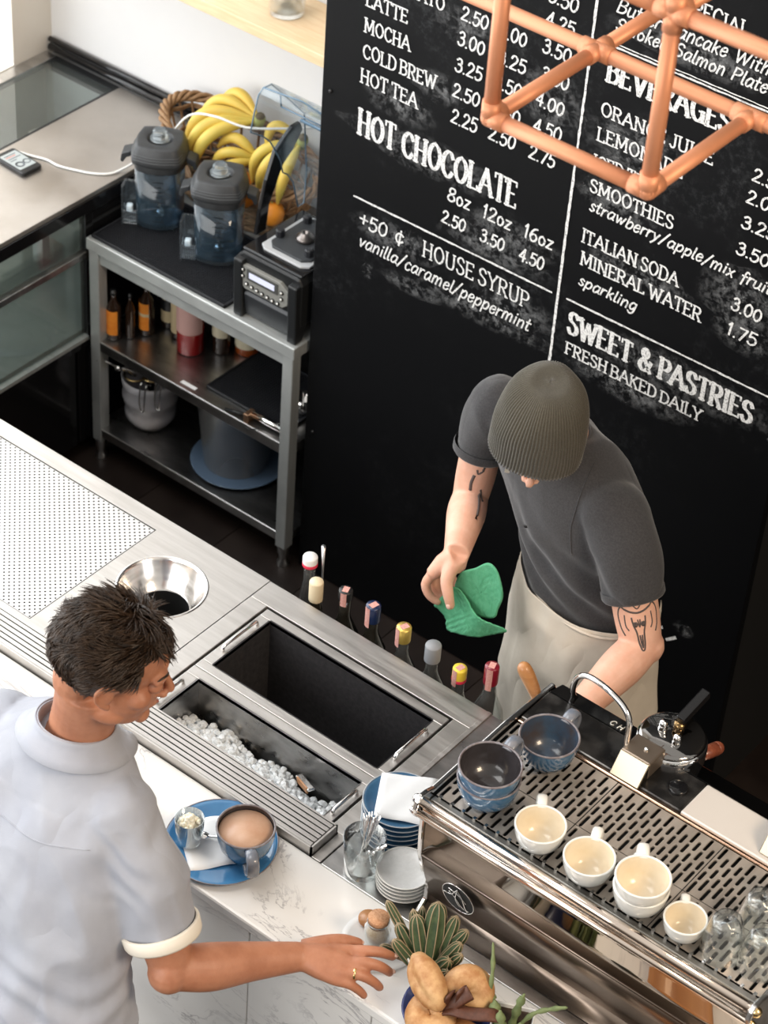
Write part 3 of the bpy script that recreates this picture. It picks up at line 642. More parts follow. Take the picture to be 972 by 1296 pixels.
def lettering(txt, x0, x1, z0, cap, st):
    adv = sum(GL[c][0] * (.55 if c == ' ' and st in 'n' else .8 if c == ' ' and st == 'h' else 1) for c in txt)
    W = (x1 - x0); sx = W / adv; b = B(); x = x0; k = [0]
    rr = random.Random(txt)
    thick, thin = {'n': (.0052, .0040), 'd': (.0052, .0046), 'i': (.0045, .0042), 'h': (.0118, .0050)}[st]
    slant = .28 if st == 'i' else .12 if st == 'd' else 0
    def rib(p, q, w):
        k[0] += 1; y = YB - (k[0] % 7) * .00003
        d = Vector((q[0] - p[0], q[1] - p[1])); 
        if d.length < 1e-7: return
        d.normalize(); e = d * w * .35; nn = Vector((-d.y, d.x)) * w / 2
        a = (p[0] - e.x, p[1] - e.y); c = (q[0] + e.x, q[1] + e.y)
        b.add([(a[0] - nn.x, y, a[1] - nn.y), (c[0] - nn.x, y, c[1] - nn.y), (c[0] + nn.x, y, c[1] + nn.y), (a[0] + nn.x, y, a[1] + nn.y)], [(0, 1, 2, 3)])
    for ch in txt:
        a, strokes = GL[ch]
        jit = rr.uniform(-.0012, .0012); cs_ = cap * rr.uniform(.96, 1.04)
        for s_ in strokes:
            cur = s_[0] == 'c'; pts = s_[1:] if cur else s_
            if cur: pts = [(p.x, p.y) for p in catmull([(q[0], q[1], 0) for q in pts], 4)]
            P = [(x + (p[0] * .90 + a * .05) * sx + slant * p[1] * cs_, z0 + jit + p[1] * cs_) for p in pts]
            for i in range(len(P) - 1):
                d = Vector((P[i + 1][0] - P[i][0], P[i + 1][1] - P[i][1]))
                v = abs(d.y) / (d.length + 1e-9)
                rib(P[i], P[i + 1], thin + (thick - thin) * v ** 1.5)
            if st in 'nh' and not cur:
                for e, nb in ((0, 1), (-1, -2)):
                    if pts[e][1] in (0, 1) and abs(pts[nb][1] - pts[e][1]) > .3:
                        w = .0042 if st == 'n' else .0072
                        px, pz = P[e]; rib((px - w, pz), (px + w, pz), thin * .85)
                    elif pts[e][1] in (0, 1) and abs(pts[nb][1] - pts[e][1]) < .1 and ch in 'ETLF' and abs(pts[e][0] - .1) > .05:
                        px, pz = P[e]; sgn = -1 if pts[e][1] == 1 else 1; rib((px, pz), (px, pz + sgn * cs_ * .16), thin)
        x += a * sx * (.55 if ch == ' ' and st in 'n' else .8 if ch == ' ' and st == 'h' else 1)
    return b
mbd = thing('menu_chalkboard', 'tall black chalkboard menu with white hand lettering behind the barista', 'chalkboard', (.07, .89, 0))
B().box(-.62, .76, .880, .904, .002, 3.6).build('board_panel', BOARD, mbd, w=True, bevel=.003)
for txt, X0, X1, zz, cap, st in TXT:      # one mesh per written word
    def adv_(c): return GL[c][0] * (.55 if c == ' ' and st in 'n' else .8 if c == ' ' and st == 'h' else 1)
    tot = sum(adv_(c) for c in txt); k = (X1 - X0) / tot; pos = 0; word = ''; start = 0
    for c in txt + ' ':
        if c == ' ':
            if word: lettering(word, X0 + start * k, X0 + pos * k, zz, cap, st).build('chalk_lettering', CHALK, mbd, w=True, fix=False)
            word = ''; pos += adv_(c); start = pos
        else: word += c; pos += adv_(c)
def chalk_line(pts, w):
    b = B(); P = [Vector((p[0], p[1])) for p in pts]; rr = random.Random(len(pts) + int(w * 1e5)); Q = []
    for i in range(len(P) - 1):
        n = max(2, int((P[i + 1] - P[i]).length / .012))
        for j in range(n): Q.append(P[i].lerp(P[i + 1], j / n))
    Q.append(P[-1]); v = []; f = []
    for i, p in enumerate(Q):
        d = (Q[min(i + 1, len(Q) - 1)] - Q[max(i - 1, 0)]).normalized(); nn = Vector((-d.y, d.x)) * w / 2 * rr.uniform(.7, 1.15); o = Vector((-d.y, d.x)) * rr.uniform(-.0006, .0006)
        v += [(p.x + o.x - nn.x, YB, p.y + o.y - nn.y), (p.x + o.x + nn.x, YB, p.y + o.y + nn.y)]
    for i in range(len(Q) - 1): f.append((2 * i, 2 * i + 2, 2 * i + 3, 2 * i + 1))
    b.add(v, f); b.build('chalk_line', CHALK, mbd, w=True, fix=False)
chalk_line([(-.502, 1.300), (.108, 1.304)], .0055); chalk_line([(.170, 1.995), (.70, 1.998)], .005); chalk_line([(.170, 2.003), (.70, 2.006)], .003)
chalk_line([(.149, 1.307), (.715, 1.311)], .0055); chalk_line([(.129, 2.6), (.127, 1.86), (.125, 1.58), (.125, 1.08)], .0075)
rs = random.Random(3)
def smudge(x, z, rx, rz_):
    v = []; n = 14
    for i in range(n):
        a = 2 * PI * i / n; q = rs.uniform(.8, 1.1); v.append((x + rx * math.cos(a) * q, YB + .0007, z + rz_ * math.sin(a) * q))
    v.append((x, YB + .0007, z)); B().add(v, [(i, (i + 1) % n, n) for i in range(n)]).build('chalk_smudge', SMEAR, mbd, w=True)
for s_ in ((-.28, 1.51, .3, .06), (-.08, 1.34, .2, .05), (-.02, 1.40, .16, .05), (-.35, 1.24, .16, .05), (.0, 1.21, .14, .06), (-.1, 1.15, .26, .04), (-.38, 1.62, .14, .06),
           (-.27, 1.70, .1, .05), (.04, 1.80, .12, .09), (-.2, 1.88, .12, .06), (.33, 1.46, .18, .05), (.45, 1.24, .32, .07), (.36, 1.14, .22, .05), (.25, 1.62, .12, .05),
           (.28, 1.78, .16, .09), (.4, 2.06, .24, .05), (.6, 1.52, .12, .1), (-.44, 1.10, .03, .03), (-.3, 1.12, .12, .03), (.62, 1.44, .1, .06)): smudge(*s_)
for x, z, r in ((-.592, 1.56, .005), (-.592, .5, .005), (.735, 1.2, .005)): B().cyl((x, .880, z), (x, .876, z), r, n=10).build('screw_head', BLACK_M, mbd, w=True)
b = B()
for (x, z, w_, h_) in ((.655, .672, .030, .022), (.612, .655, .034, .008), (.565, .705, .022, .008)):
    pass
for p in ([(.528, .487), (.555, .499)], [(.570, .466), (.597, .490)]): chalk_line(p, .009)
smudge(.612, .527, .035, .028)
# ------------------------------------------------------------------ steel rack
rk = thing('steel_rack', 'three tier stainless steel rack standing left of the chalkboard', 'rack', (-1.01, 1.08, 0))
RX0, RX1, RY0, RY1 = -1.39, -.63, .83, 1.345
def tray(b, z, th, x0=RX0, x1=RX1, lip=.0):
    b.box(x0, x1, RY0, RY1, z - th, z)
b = B(); b.box(RX0, RX1, RY0, RY1, .745, .783); b.build('top_shelf', STEEL_G, rk, w=True, bevel=.003)
b = B(); b.box(RX0 + .04, RX1 - .04, RY0 + .012, RY0 + .03, .705, .745); b.build('front_rail', STEEL_G, rk, w=True, bevel=.002)
b = B(); b.box(RX0 + .008, RX1 - .008, RY0 + .006, RY1 - .01, .405, .44); b.build('middle_shelf', STEEL_D, rk, w=True, bevel=.003)
b = B(); b.box(RX0 + .008, RX1 - .008, RY0 + .006, RY1 - .01, .09, .12); b.build('bottom_shelf', STEEL_D, rk, w=True, bevel=.003)
for x in (RX0 + .006, RX1 - .042):
    for y in (RY0 + .004, RY1 - .046):
        B().box(x, x + .036, y, y + .036, .07, .745).build('post', STEEL_G, rk, w=True, bevel=.003)
        b = B(); b.lathe([(.019, .07), (.017, .045), (.013, .035), (.013, .018), (.018, .012), (.018, 0)], 16, (x + .018, y + .018, 0)); b.build('foot', STEEL_D, rk, w=True)
B().box(RX0 + .006, RX1 - .006, RY1 - .008, RY1 - .003, .12, .745).build('shade_panel', BLACK_M, rk, w=True)  # black sheet standing in for the shade behind the shelves
B().box(-1.055, -1.0, RY0 + .0235, RY0 + .0245 + .012, .4402, .4408).build('paper_label', PAPER, rk, w=True)

def mesh_mat(name, label, x0, x1, y0, y1, z, cell=.0085):
    t = thing(name, label, 'mat', ((x0 + x1) / 2, (y0 + y1) / 2, z))
    b = B(); b.box(x0, x1, y0, y1, z, z + .0045); b.box(x0, x1, y0, y0 + .006, z, z + .010); b.box(x0, x1, y1 - .006, y1, z, z + .010); b.box(x0, x0 + .006, y0, y1, z, z + .010); b.box(x1 - .006, x1, y0, y1, z, z + .010)
    b.build('base', RUBBER, t, w=True, bevel=.001)
    b = B(); nx = int((x1 - x0 - .014) / cell); ny = int((y1 - y0 - .014) / cell)
    for i in range(nx):
        for j in range(ny):
            x = x0 + .009 + i * cell; y = y0 + .009 + j * cell; q = cell * .52
            b.add([(x, y, z + .0045), (x + q, y, z + .0045), (x + q, y + q, z + .0045), (x, y + q, z + .0045),
                   (x + q * .2, y + q * .2, z + .0095), (x + q * .8, y + q * .2, z + .0095), (x + q * .8, y + q * .8, z + .0095), (x + q * .2, y + q * .8, z + .0095)],
                  [(4, 5, 6, 7), (0, 1, 5, 4), (1, 2, 6, 5), (2, 3, 7, 6), (3, 0, 4, 7)])
    stuff(b.build('rubber_studs', RUBBER, t, w=True)); return t
mesh_mat('bar_mat', 'black studded rubber bar mat under the blender jars on the rack top', -1.380, -.885, .842, 1.14, .783)
mesh_mat('bar_mat', 'black studded rubber mat on the right end of the middle rack shelf', -.985, -.685, .885, 1.12, .44)

# ------------------------------------------------------------------ blender jars
def rpoly(n, r, k, ph, sq):   # rounded polygon radius
    out = []
    for i in range(n):
        a = 2 * PI * i / n; q = (a - ph) % (2 * PI / k) - PI / k
        out.append(r * (1 - sq + sq * math.cos(PI / k) / max(.2, math.cos(q))))
    return out
def ringp(n, r, z, k=4, ph=0, sq=.35, cx=0, cy=0):
    R = rpoly(n, r, k, ph, sq); return [(cx + R[i] * math.cos(2 * PI * i / n), cy + R[i] * math.sin(2 * PI * i / n), z) for i in range(n)]
def jar_thing(label, loc, rz):
    t = thing('blender_jar', label, 'blender jar', loc, rz, 'blender jars on the black mat')
    n = 40
    outer = [ringp(n, r, z, 4, PI / 4, .30) for r, z in ((.067, 0), (.072, .006), (.072, .02), (.077, .19))]
    inner = [ringp(n, r, z, 4, PI / 4, .30) for r, z in ((.0745, .19), (.0695, .02), (.065, .012))]
    B().loft(outer + inner).build('jar_body', GLASSJ, t)
    b = B(); b.box(-.096, -.055, -.012, -.006, .012, .125); b.box(-.096, -.055, -.050, -.044, .012, .05); b.box(-.100, -.092, -.050, -.006, .0, .125); b.box(-.095, -.055, -.048, -.008, .0, .008)
    b.build('jar_handle', CLEARP, t, bevel=.003)
    b = B(); b.cbox((-.080, -.028, .045), (.018, .018, .022)); b.build('handle_clip', mat('white_clip', (.62, .72, .78), .4), t, bevel=.004)
    b = B()
    for i in range(9):
        z = .04 + i * .016; w = .018 if i % 2 else .03; b.box(-w / 2 + .01, w / 2 + .01, -.0785 - i * .0001, -.078, z, z + .0018)
    b.build('volume_marks', BLACK, t)
    b = B(); b.lathe([(.0001, .012), (.016, .012), (.014, .03), (.006, .036), (.0001, .036)], 16)
    for i in range(4):
        a = i * PI / 2 + .4; m = Matrix.Rotation(a, 4, 'Z') @ Matrix.Rotation(.35, 4, 'X'); b.cbox((.022 * math.cos(a), .022 * math.sin(a), .036), (.04, .009, .002), 0, m)
    b.build('blade', CHROME, t)
    lid = [ringp(n, r, z, k, ph, sq) for r, z, k, ph, sq in ((.074, .184, 4, PI / 4, .3), (.079, .187, 4, PI / 4, .3), (.080, .190, 4, PI / 4, .3), (.080, .206, 4, PI / 4, .3), (.081, .208, 4, PI / 4, .35), (.091, .212, 4, PI / 4, .5), (.092, .215, 4, PI / 4, .5), (.092, .224, 4, PI / 4, .5), (.086, .240, 4, PI / 4, .55), (.079, .258, 4, PI / 4, .6), (.076, .2615, 4, PI / 4, .6), (.070, .263, 4, PI / 4, .6), (.040, .2635, 4, PI / 4, .1), (.036, .262, 4, PI / 4, .0), (.032, .250, 4, PI / 4, 0), (.030, .2495, 4, PI / 4, 0))]
    lo = B().loft(lid).build('jar_lid', GREYP, t, bevel=.0)
    b = B()
    for z, q in ((.226, .0895), (.233, .0865), (.240, .0840)):
        R = rpoly(n, q * 1.02, 4, PI / 4, .52); pth = [(R[i % n] * math.cos(2 * PI * i / n), R[i % n] * math.sin(2 * PI * i / n), z) for i in range(18, 38)]
        b.tube(pth, .0011, 5)
    b.build('lid_lettering_ridge', mat('ridge_grey', (.09, .095, .10), .5), t)
    for s_ in (-1, 1):
        b = B(); b.prism([(.0, .0), (.026, -.010), (.030, -.035), (.022, -.040), (.012, -.022), (.0, -.018)], 'y', -.022, .022)
        o = b.build('lid_tab', GREYP, t, bevel=.003); o.location = (.078 * s_, 0, .224)
        if s_ < 0: o.rotation_euler = (0, 0, PI)
    b = B(); b.lathe([(.0001, .262), (.028, .262), (.028, .266), (.022, .267), (.020, .286), (.016, .291), (.0001, .291)], 10, smooth=False); b.build('lid_cap', mat('clear_cap', (.72, .82, .88), .1, 0, trans=.85, ior=1.3), t)
    return t
j1 = jar_thing('clear blender jar with grey lid standing left on the bar mat', (-1.295, 1.03, .793), .55)
j2 = jar_thing('clear blender jar with grey lid standing beside the black blender base', (-1.062, 1.015, .793), .55)
# ------------------------------------------------------------------ blender
bl = thing('blender', 'black commercial blender base with raised clear sound cover next to the chalkboard', 'blender', (-.745, .99, .783))
bx0, bx1, by0, by1 = -.860, -.636, .845, 1.12
b = B(); b.prism([(bx0 + .004, .83), (bx0, .965), (bx0 + .02, .985), (bx1 - .01, .985), (bx1, .965), (bx1 - .002, .83)], 'y', by0 + .012, by1)
b.box(bx0 + .03, bx1 - .03, by0 + .03, by1 - .02, .80, .83); b.build('motor_base', BLACK, bl, w=True, bevel=.006)
for x in (bx0 + .003, bx1 - .033):
    B().prism([(by0 - .002, .783), (by0 - .006, .965), (by0 + .03, .97), (by0 + .045, .83), (by0 + .028, .783)], 'x', x, x + .03).build('front_leg', BLACK, bl, w=True, bevel=.004)
    B().box(x, x + .03, by1 - .05, by1 - .01, .783, .84).build('rear_leg', BLACK, bl, w=True, bevel=.004)
B().prism([(by0 + .014, .79), (by0 + .004, .86), (by0 + .012, .87), (by0 + .04, .80)], 'x', bx0 + .034, bx1 - .034).build('front_skirt', mat('dark_plastic_skirt', (.022, .024, .027), .35), bl, w=True, bevel=.003)
b = B(); b.prism([(-.838, .895), (-.838, .948), (-.822, .955), (-.700, .955), (-.672, .938), (-.672, .895), (-.690, .880), (-.820, .880)], 'y', by0 + .0005, by0 + .013)
b.build('control_panel', mat('panel_grey', (.20, .20, .185), .5), bl, w=True, bevel=.002)
B().box(-.812, -.706, by0 - .002, by0 + .002, .915, .947).build('screen_bezel', mat('bezel_grey', (.06, .062, .06), .4), bl, w=True)
B().box(-.803, -.716, by0 - .0032, by0 - .002, .923, .940).build('screen', mat('lcd_screen', (.55, .57, .72), .3, emis=(.55, .58, .75), estr=.25), bl, w=True)
for (x, z) in ((-.826, .940), (-.826, .920), (-.812, .900), (-.794, .897), (-.776, .895), (-.758, .893), (-.740, .891), (-.722, .889), (-.692, .928), (-.692, .908), (-.704, .889)):
    b = B(); b.cyl((x, by0 + .001, z), (x, by0 - .003, z), .0062, n=12); b.cyl((x, by0 - .003, z), (x, by0 - .004, z), .0035, n=8, mi=1); b.build('button', [BLACK, CERW], bl, w=True)
b = B(); b.box(bx0 + .012, bx1 - .006, by0 + .02, by1 - .01, .984, .992); b.build('top_deck', BLACK_G, bl, w=True, bevel=.004)
b = B(); b.prism([(bx0 + .045, by0 + .06), (bx0 + .045, by1 - .05), (bx0 + .065, by1 - .03), (bx1 - .035, by1 - .03), (bx1 - .015, by1 - .05), (bx1 - .015, by0 + .06), (bx1 - .035, by0 + .045), (bx0 + .065, by0 + .045)], 'z', .992, .999); b.build('pad_tray', mat('light_grey_tray', (.42, .43, .44), .4), bl, w=True, bevel=.002)
b = B(); b.prism([(bx0 + .06, by0 + .08), (bx0 + .06, by1 - .06), (bx0 + .08, by1 - .04), (bx1 - .045, by1 - .04), (bx1 - .025, by1 - .06), (bx1 - .025, by0 + .08), (bx1 - .045, by0 + .06), (bx0 + .08, by0 + .06)], 'z', .999, 1.006); b.build('rubber_pad', mat('dark_grey_pad', (.035, .038, .042), .5), bl, w=True, bevel=.002)
cx, cy = -.735, .985
b = B(); b.lathe([(.022, 1.006), (.026, 1.010), (.024, 1.018), (.016, 1.022), (.012, 1.030), (.008, 1.030), (.006, 1.022), (.0001, 1.022)], 20, (cx, cy, 0)); b.build('drive_socket', mat('socket_metal', (.20, .18, .17), .3, .9), bl, w=True)
for dx, dy in ((-.06, -.03), (.055, -.048), (-.05, .07), (.058, .06)):
    b = B(); b.lathe([(.0125, 1.005), (.0125, 1.024), (.010, 1.027), (.0001, 1.027)], 8, (cx + dx, cy + dy, 0), smooth=False); b.build('centring_knob', RUBBER, bl, w=True)
# hinged arm
arm = [(.935, .985), (.975, .985), (.985, 1.06), (1.035, 1.16), (1.075, 1.19), (1.112, 1.235), (1.100, 1.262), (1.068, 1.262), (1.000, 1.215), (.970, 1.14), (.948, 1.06)]
B().prism(arm, 'x', -.872, -.860).build('cover_arm', BLACK_G, bl, w=True, bevel=.003)
b = B(); b.cyl((-.872, 1.045, 1.197), (-.8765, 1.045, 1.197), .020, n=24); b.cyl((-.876, 1.045, 1.197), (-.878, 1.045, 1.197), .013, n=20); b.build('arm_hinge_disc', CHROME, bl, w=True)
side = [(.895, 1.322), (.908, 1.375), (.922, 1.420), (.940, 1.432), (.972, 1.430), (1.04, 1.36), (1.11, 1.285), (1.13, 1.10), (1.125, 1.0), (1.10, 1.0), (1.075, 1.09), (1.05, 1.125), (1.03, 1.14), (1.02, 1.18), (1.0, 1.216), (.975, 1.258), (.945, 1.288)]
B().prism(side, 'x', -.859, -.856).build('cover_side', CLEARP, bl, w=True)
b = B(); b.prism([(.925, 1.424), (.940, 1.435), (.974, 1.433), (1.113, 1.287), (1.133, 1.10), (1.130, 1.10), (1.110, 1.285), (.972, 1.430), (.940, 1.432), (.927, 1.421)], 'x', -.859, -.637)
b.build('cover_shell', CLEARP, bl, w=True)
b = B(); b.tube([(-.857, y, z) for y, z in side], .0022, 6, closed=True, up=(1, 0, 0))
b.tube([(-.857, .94, 1.434), (-.74, .955, 1.436), (-.64, .94, 1.434)], .0024, 6); b.tube([(-.859, 1.10, 1.268), (-.64, 1.10, 1.268)], .005, 6); b.tube([(-.80, .945, 1.40), (-.64, .945, 1.40)], .0022, 6); b.tube([(-.80, .945, 1.40), (-.80, .94, 1.434)], .0022, 6)
b.build('cover_edge', mat('blue_grey_edge', (.16, .26, .36), .25, trans=.3), bl, w=True)
b = B(); b.box(-.856, -.64, 1.128, 1.131, 1.0, 1.15); b.box(-.70, -.697, 1.0, 1.128, 1.0, 1.14); b.build('rear_guard', CLEARP, bl, w=True)

# white kettle half hidden behind the board
kt = thing('white_kettle', 'white rounded kettle with arched handle behind the clear blender cover', 'kettle', (-.79, 1.245, .783))
b = B(); b.lathe([(.0001, 0), (.085, 0), (.092, .02), (.090, .12), (.070, .20), (.040, .235), (.0001, .24)], 28); b.build('kettle_body', CERW, kt)
b = B(); b.tube(catmull([(-.055, 0, .205), (-.080, 0, .27), (-.04, 0, .34), (.03, 0, .35), (.08, 0, .30), (.085, 0, .22)], 5), .011, 10, flat=1.5); b.build('kettle_handle', CERW, kt)
B().lathe([(.0001, .238), (.020, .238), (.022, .25), (.0001, .258)], 16).build('kettle_knob', BLACK, kt)

# ------------------------------------------------------------------ wicker basket with fruit
bk = thing('wicker_basket', 'brown wicker basket of fruit behind the blender jars', 'basket', (-1.18, 1.236, .783))
def bell(a, t):   # basket wall point: t 0 bottom .. 1 rim
    ra, rb = .20 + .07 * t, .085 + .035 * t
    h = .15 + .075 * max(0, -math.cos(a)) ** 1.5 + .05 * max(0, math.sin(a)) + .02 * max(0, math.cos(a))
    return Vector((ra * math.cos(a), rb * math.sin(a), .008 + t * h))
N = 26; rows = 11
for k in range(N):
    a = 2 * PI * k / N; b = B(); b.tube([bell(a, t / 8) for t in range(9)], .0042, 5); 
    if k == 0: me0 = None
    b.build('basket_stake', WICKER, bk)
b = B()
for r in range(rows):
    t = (r + .5) / rows
    if .60 < t < .80: continue
    pth = []
    for i in range(N * 3):
        a = 2 * PI * i / (N * 3); p = bell(a, t); nrm = Vector((math.cos(a), math.sin(a), 0)); ph = math.cos(PI * (i / 3.0) + PI * r)
        pth.append(p + nrm * .006 * ph)
    b.tube(pth, .0048, 5, closed=True)
    b.tube([p + Vector((0, 0, .0075)) - (p - Vector((0, 0, p.z))).normalized() * .003 for p in pth], .0042, 5, closed=True)
b.build('basket_weave', WICKER, bk)
for s_ in range(4):
    b = B(); pth = []
    for i in range(96):
        a = 2 * PI * i / 96; p = bell(a, 1.0); w = 9 * a + s_ * PI / 2; nrm = Vector((math.cos(a), math.sin(a), 0))
        pth.append(p + nrm * .011 * math.cos(w) + Vector((0, 0, .011 * math.sin(w))))
    b.tube(pth, .0065, 6, closed=True); b.build('rim_braid', WICKER, bk)
b = B(); b.lathe([(.0001, .0), (.98, 0), (1.0, .006), (.0001, .008)], 30, sx=.2, sy=.085); b.build('basket_floor', WICKER, bk)
def banana(p0, p1, bow, r, m=BANANA):
    b = B(); p0 = Vector(p0); p1 = Vector(p1); bow = Vector(bow); n = 11
    P = [p0.lerp(p1, i / n) + bow * math.sin(PI * i / n) for i in range(n + 1)]
    R = [r * q for q in (.32, .45, .78, .96, 1, 1.02, 1, .97, .9, .72, .42, .25)]
    b.tube(P, R, 7, smooth=True); k = len(b.f)
    b.tube([P[-1], P[-1] + (P[-1] - P[-2]).normalized() * .006], [r * .25, r * .2], 6, 1)
    b.tube([P[0] - (P[1] - P[0]).normalized() * .02, P[0]], [r * .3, r * .34], 6, 2)
    return b
def bunch(label, hub, tips, bows, r):
    t = thing('banana_bunch', label, 'bananas', hub, 0, None); hub = Vector(hub)
    for tp, bw in zip(tips, bows):
        o = banana(Vector((0, 0, 0)) + Vector(bw) * .12, Vector(tp) - hub, bw, r * rnd.uniform(.92, 1.06)).build('banana', [BANANA, BANTIP, BANSTEM], t, sub=1)
    b = B(); b.tube([(0, 0, -.008), (.008, -.004, .012), (.014, -.010, .030)], [.014, .016, .015], 8); b.tube([(.014, -.010, .030), (.0145, -.0105, .032)], [.014, .014], 8, 1)
    b.build('bunch_stem', [BANSTEM, BANTIP], t); return t
bunch('large bunch of yellow bananas arched over the basket centre', (-1.135, 1.255, 1.075),
      [(-1.300, 1.135, .965), (-1.275, 1.115, .945), (-1.245, 1.11, .935), (-1.315, 1.20, .985), (-1.30, 1.255, 1.0)],
      [(-.045, -.015, .060), (-.035, -.03, .052), (-.02, -.04, .045), (-.04, .01, .065), (-.03, .03, .066)], .0205)
bunch('small bunch of yellow bananas low in the basket above the oranges', (-1.085, 1.20, 1.00),
      [(-1.20, 1.14, .965), (-1.185, 1.115, .945), (-1.21, 1.17, 1.0)], [(-.01, -.02, .035), (0, -.03, .02), (-.01, 0, .045)], .0180)
bunch('bananas seen through the clear blender cover at the basket end', (-.985, 1.26, 1.07),
      [(-1.07, 1.16, .95), (-1.03, 1.14, .94), (-.97, 1.15, .93), (-1.075, 1.22, 1.03)], [(-.03, -.03, .035), (-.01, -.04, .03), (.02, -.04, .03), (-.03, 0, .05)], .019)
def orange(label, loc, r=.037):
    t = thing('orange', label, 'orange', loc)
    b = B(); b.lathe([(.0001, -r), (r * .5, -r * .87), (r * .87, -r * .5), (r, 0), (r * .87, r * .5), (r * .5, r * .85), (r * .12, r * .94), (.0001, r * .90)], 20); b.build('peel', ORANGE, t)
    B().lathe([(.0001, r * .89), (.004, r * .90), (.003, r * .97), (.0001, r * .98)], 8).build('orange_button', BANSTEM, t)
orange('bright orange at the front of the basket under the bananas', (-1.075, 1.13, .925))
orange('darker orange tucked behind the front orange in the basket', (-1.125, 1.165, .93))
orange('orange at the right end of the basket behind the blender arm', (-.985, 1.145, .90))
orange('orange deep in the basket below the large banana bunch', (-1.21, 1.20, .86), .036)

# phone and cable
ph = thing('phone', 'black smartphone with lit screen lying on the display case', 'phone', (-1.655, .838, .9005), -.06)
b = B(); b.prism([(-.062, -.030), (-.056, -.036), (.056, -.036), (.062, -.030), (.062, .030), (.056, .036), (-.056, .036), (-.062, .030)], 'z', 0, .012); b.build('phone_body', BLACK, ph, bevel=.003)
B().box(-.046, .042, -.029, .029, .0122, .0128).build('phone_screen', mat('phone_display', (.30, .33, .33), .2, emis=(.42, .45, .44), estr=.35), ph)
b = B(); b.lathe([(.008, .0130), (.014, .0130), (.014, .0132)], 20, (.020, -.010, 0)); b.lathe([(.008, .0130), (.012, .0130), (.012, .0132)], 20, (.018, .016, 0)); b.build('screen_dial', mat('dial_dark', (.06, .07, .08), .4), ph)
for i, (x, w_) in enumerate(((-.036, .040), (-.028, .034), (-.018, .044), (-.008, .022))): B().box(x, x + .003, -.022, -.022 + w_, .0130, .0133).build('screen_text_line', mat('dial_red', (.55, .12, .08), .5) if i == 1 else mat('dial_dark'), ph)
b = B(); pts = [(-1.712, .862, .906), (-1.700, .875, .906), (-1.655, .890, .904), (-1.61, .905, .9035), (-1.565, .906, .9035), (-1.51, .925, .9035), (-1.468, .945, .9035), (-1.438, .972, .9035), (-1.424, 1.005, .906), (-1.405, 1.07, .925), (-1.36, 1.13, .985), (-1.28, 1.13, 1.09), (-1.18, 1.12, 1.135), (-1.09, 1.15, 1.125), (-1.01, 1.22, 1.125), (-.95, 1.30, 1.12)]
b.tube(catmull(pts, 5), .0034, 8); o = b.build('charging_cable', mat('white_cable', (.82, .82, .80), .5)); tag(o, 'white charging cable running from the phone over the fruit basket', 'cable')

# wall shelf
ws = thing('wall_shelf', 'pale wooden shelf mounted high on the white wall', 'shelf', (-1.2, 1.26, 1.41))
B().box(-2.0, -.66, 1.15, 1.368, 1.412, 1.446).build('shelf_board', WOODL, ws, w=True, bevel=.002)
for x in (-1.75, -.84): B().box(x, x + .03, 1.17, 1.368, 1.392, 1.412).build('bracket', BLACK_M, ws, w=True)
def tumbler(name, label, loc, r, h, th=.0025, cat='glass', group=None):
    t = thing(name, label, cat, loc, 0, group)
    B().lathe([(.0001, 0), (r * .82, 0), (r * .86, .004), (r, h), (r - th, h), (r * .84 - th, .012), (.0001, .010)], 28).build('glass_wall', GLASS, t); return t
tumbler('glass_jar', 'large clear glass jar base on the pale wall shelf', (-1.055, 1.262, 1.4465), .058, .16)
tumbler('water_glass', 'small clear glass at the right end of the wall shelf', (-.845, 1.29, 1.4465), .024, .10)
t = thing('labelled_bottle', 'clear bottle with white label at the end of the wall shelf', 'bottle', (-.80, 1.215, 1.4465))
B().lathe([(.0001, 0), (.030, 0), (.032, .006), (.032, .17), (.014, .21), (.014, .25), (.0001, .25)], 24).build('bottle_body', mat('greenish_glass', (.75, .86, .82), .05, trans=.85, ior=1.3), t)
B().lathe([(.0325, .05), (.0325, .15)], 24).build('bottle_label', PAPER, t)

# ------------------------------------------------------------------ bottles and tubs on the rack shelves
def syrup(label, loc, r, h, body, lab, l0, l1, capm, strip=None, neck=.35, grp='syrup bottles on the middle rack shelf'):
    t = thing('syrup_bottle', label, 'bottle', loc, rnd.uniform(-.4, .4), grp)
    B().lathe([(.0001, 0), (r * .94, 0), (r, .005), (r, h * .62), (r * .9, h * .68), (r * neck, h * .82), (r * neck, h * .93), (.0001, h * .93)], 22).build('bottle_glass', body, t)
    B().lathe([(r * neck * 1.2, h * .90), (r * neck * 1.2, h), (.0001, h)], 14).build('bottle_cap', capm, t)
    if lab:
        b = B(); v = []; n = 16
        for i in range(n + 1):
            a = -PI * .92 + PI * .84 * i / n; v += [(r * 1.02 * math.cos(a), r * 1.02 * math.sin(a), h * l0), (r * 1.02 * math.cos(a), r * 1.02 * math.sin(a), h * l1)]
        b.add(v, [(2 * i, 2 * i + 2, 2 * i + 3, 2 * i + 1) for i in range(n)], 0, True); b.build('label', lab, t)
        if strip:
            v = [(q * 1.03, w_, z) if False else (p[0] * 1.01, p[1] * 1.01, h * zz) for (p, zz) in [((v[2 * i][0], v[2 * i][1]), z) for i in range(n + 1) for z in strip[1:]]]
            B().add(v, [(2 * i, 2 * i + 2, 2 * i + 3, 2 * i + 1) for i in range(n)], 0, True).build('label_band', strip[0], t)
    return t
ORL = mat('orange_label', (.72, .20, .02), .6, 0, (.80, .30, .04), 30); CRL = mat('cream_label', (.62, .50, .30), .6); PKL = mat('pink_label', (.66, .40, .36), .6)
DKG = mat('dark_brown_glass', (.020, .010, .006), .1, coat=.3); RDG = mat('red_syrup', (.34, .010, .012), .08, coat=.4); AMB = mat('amber_syrup', (.30, .06, .01), .1, coat=.4)
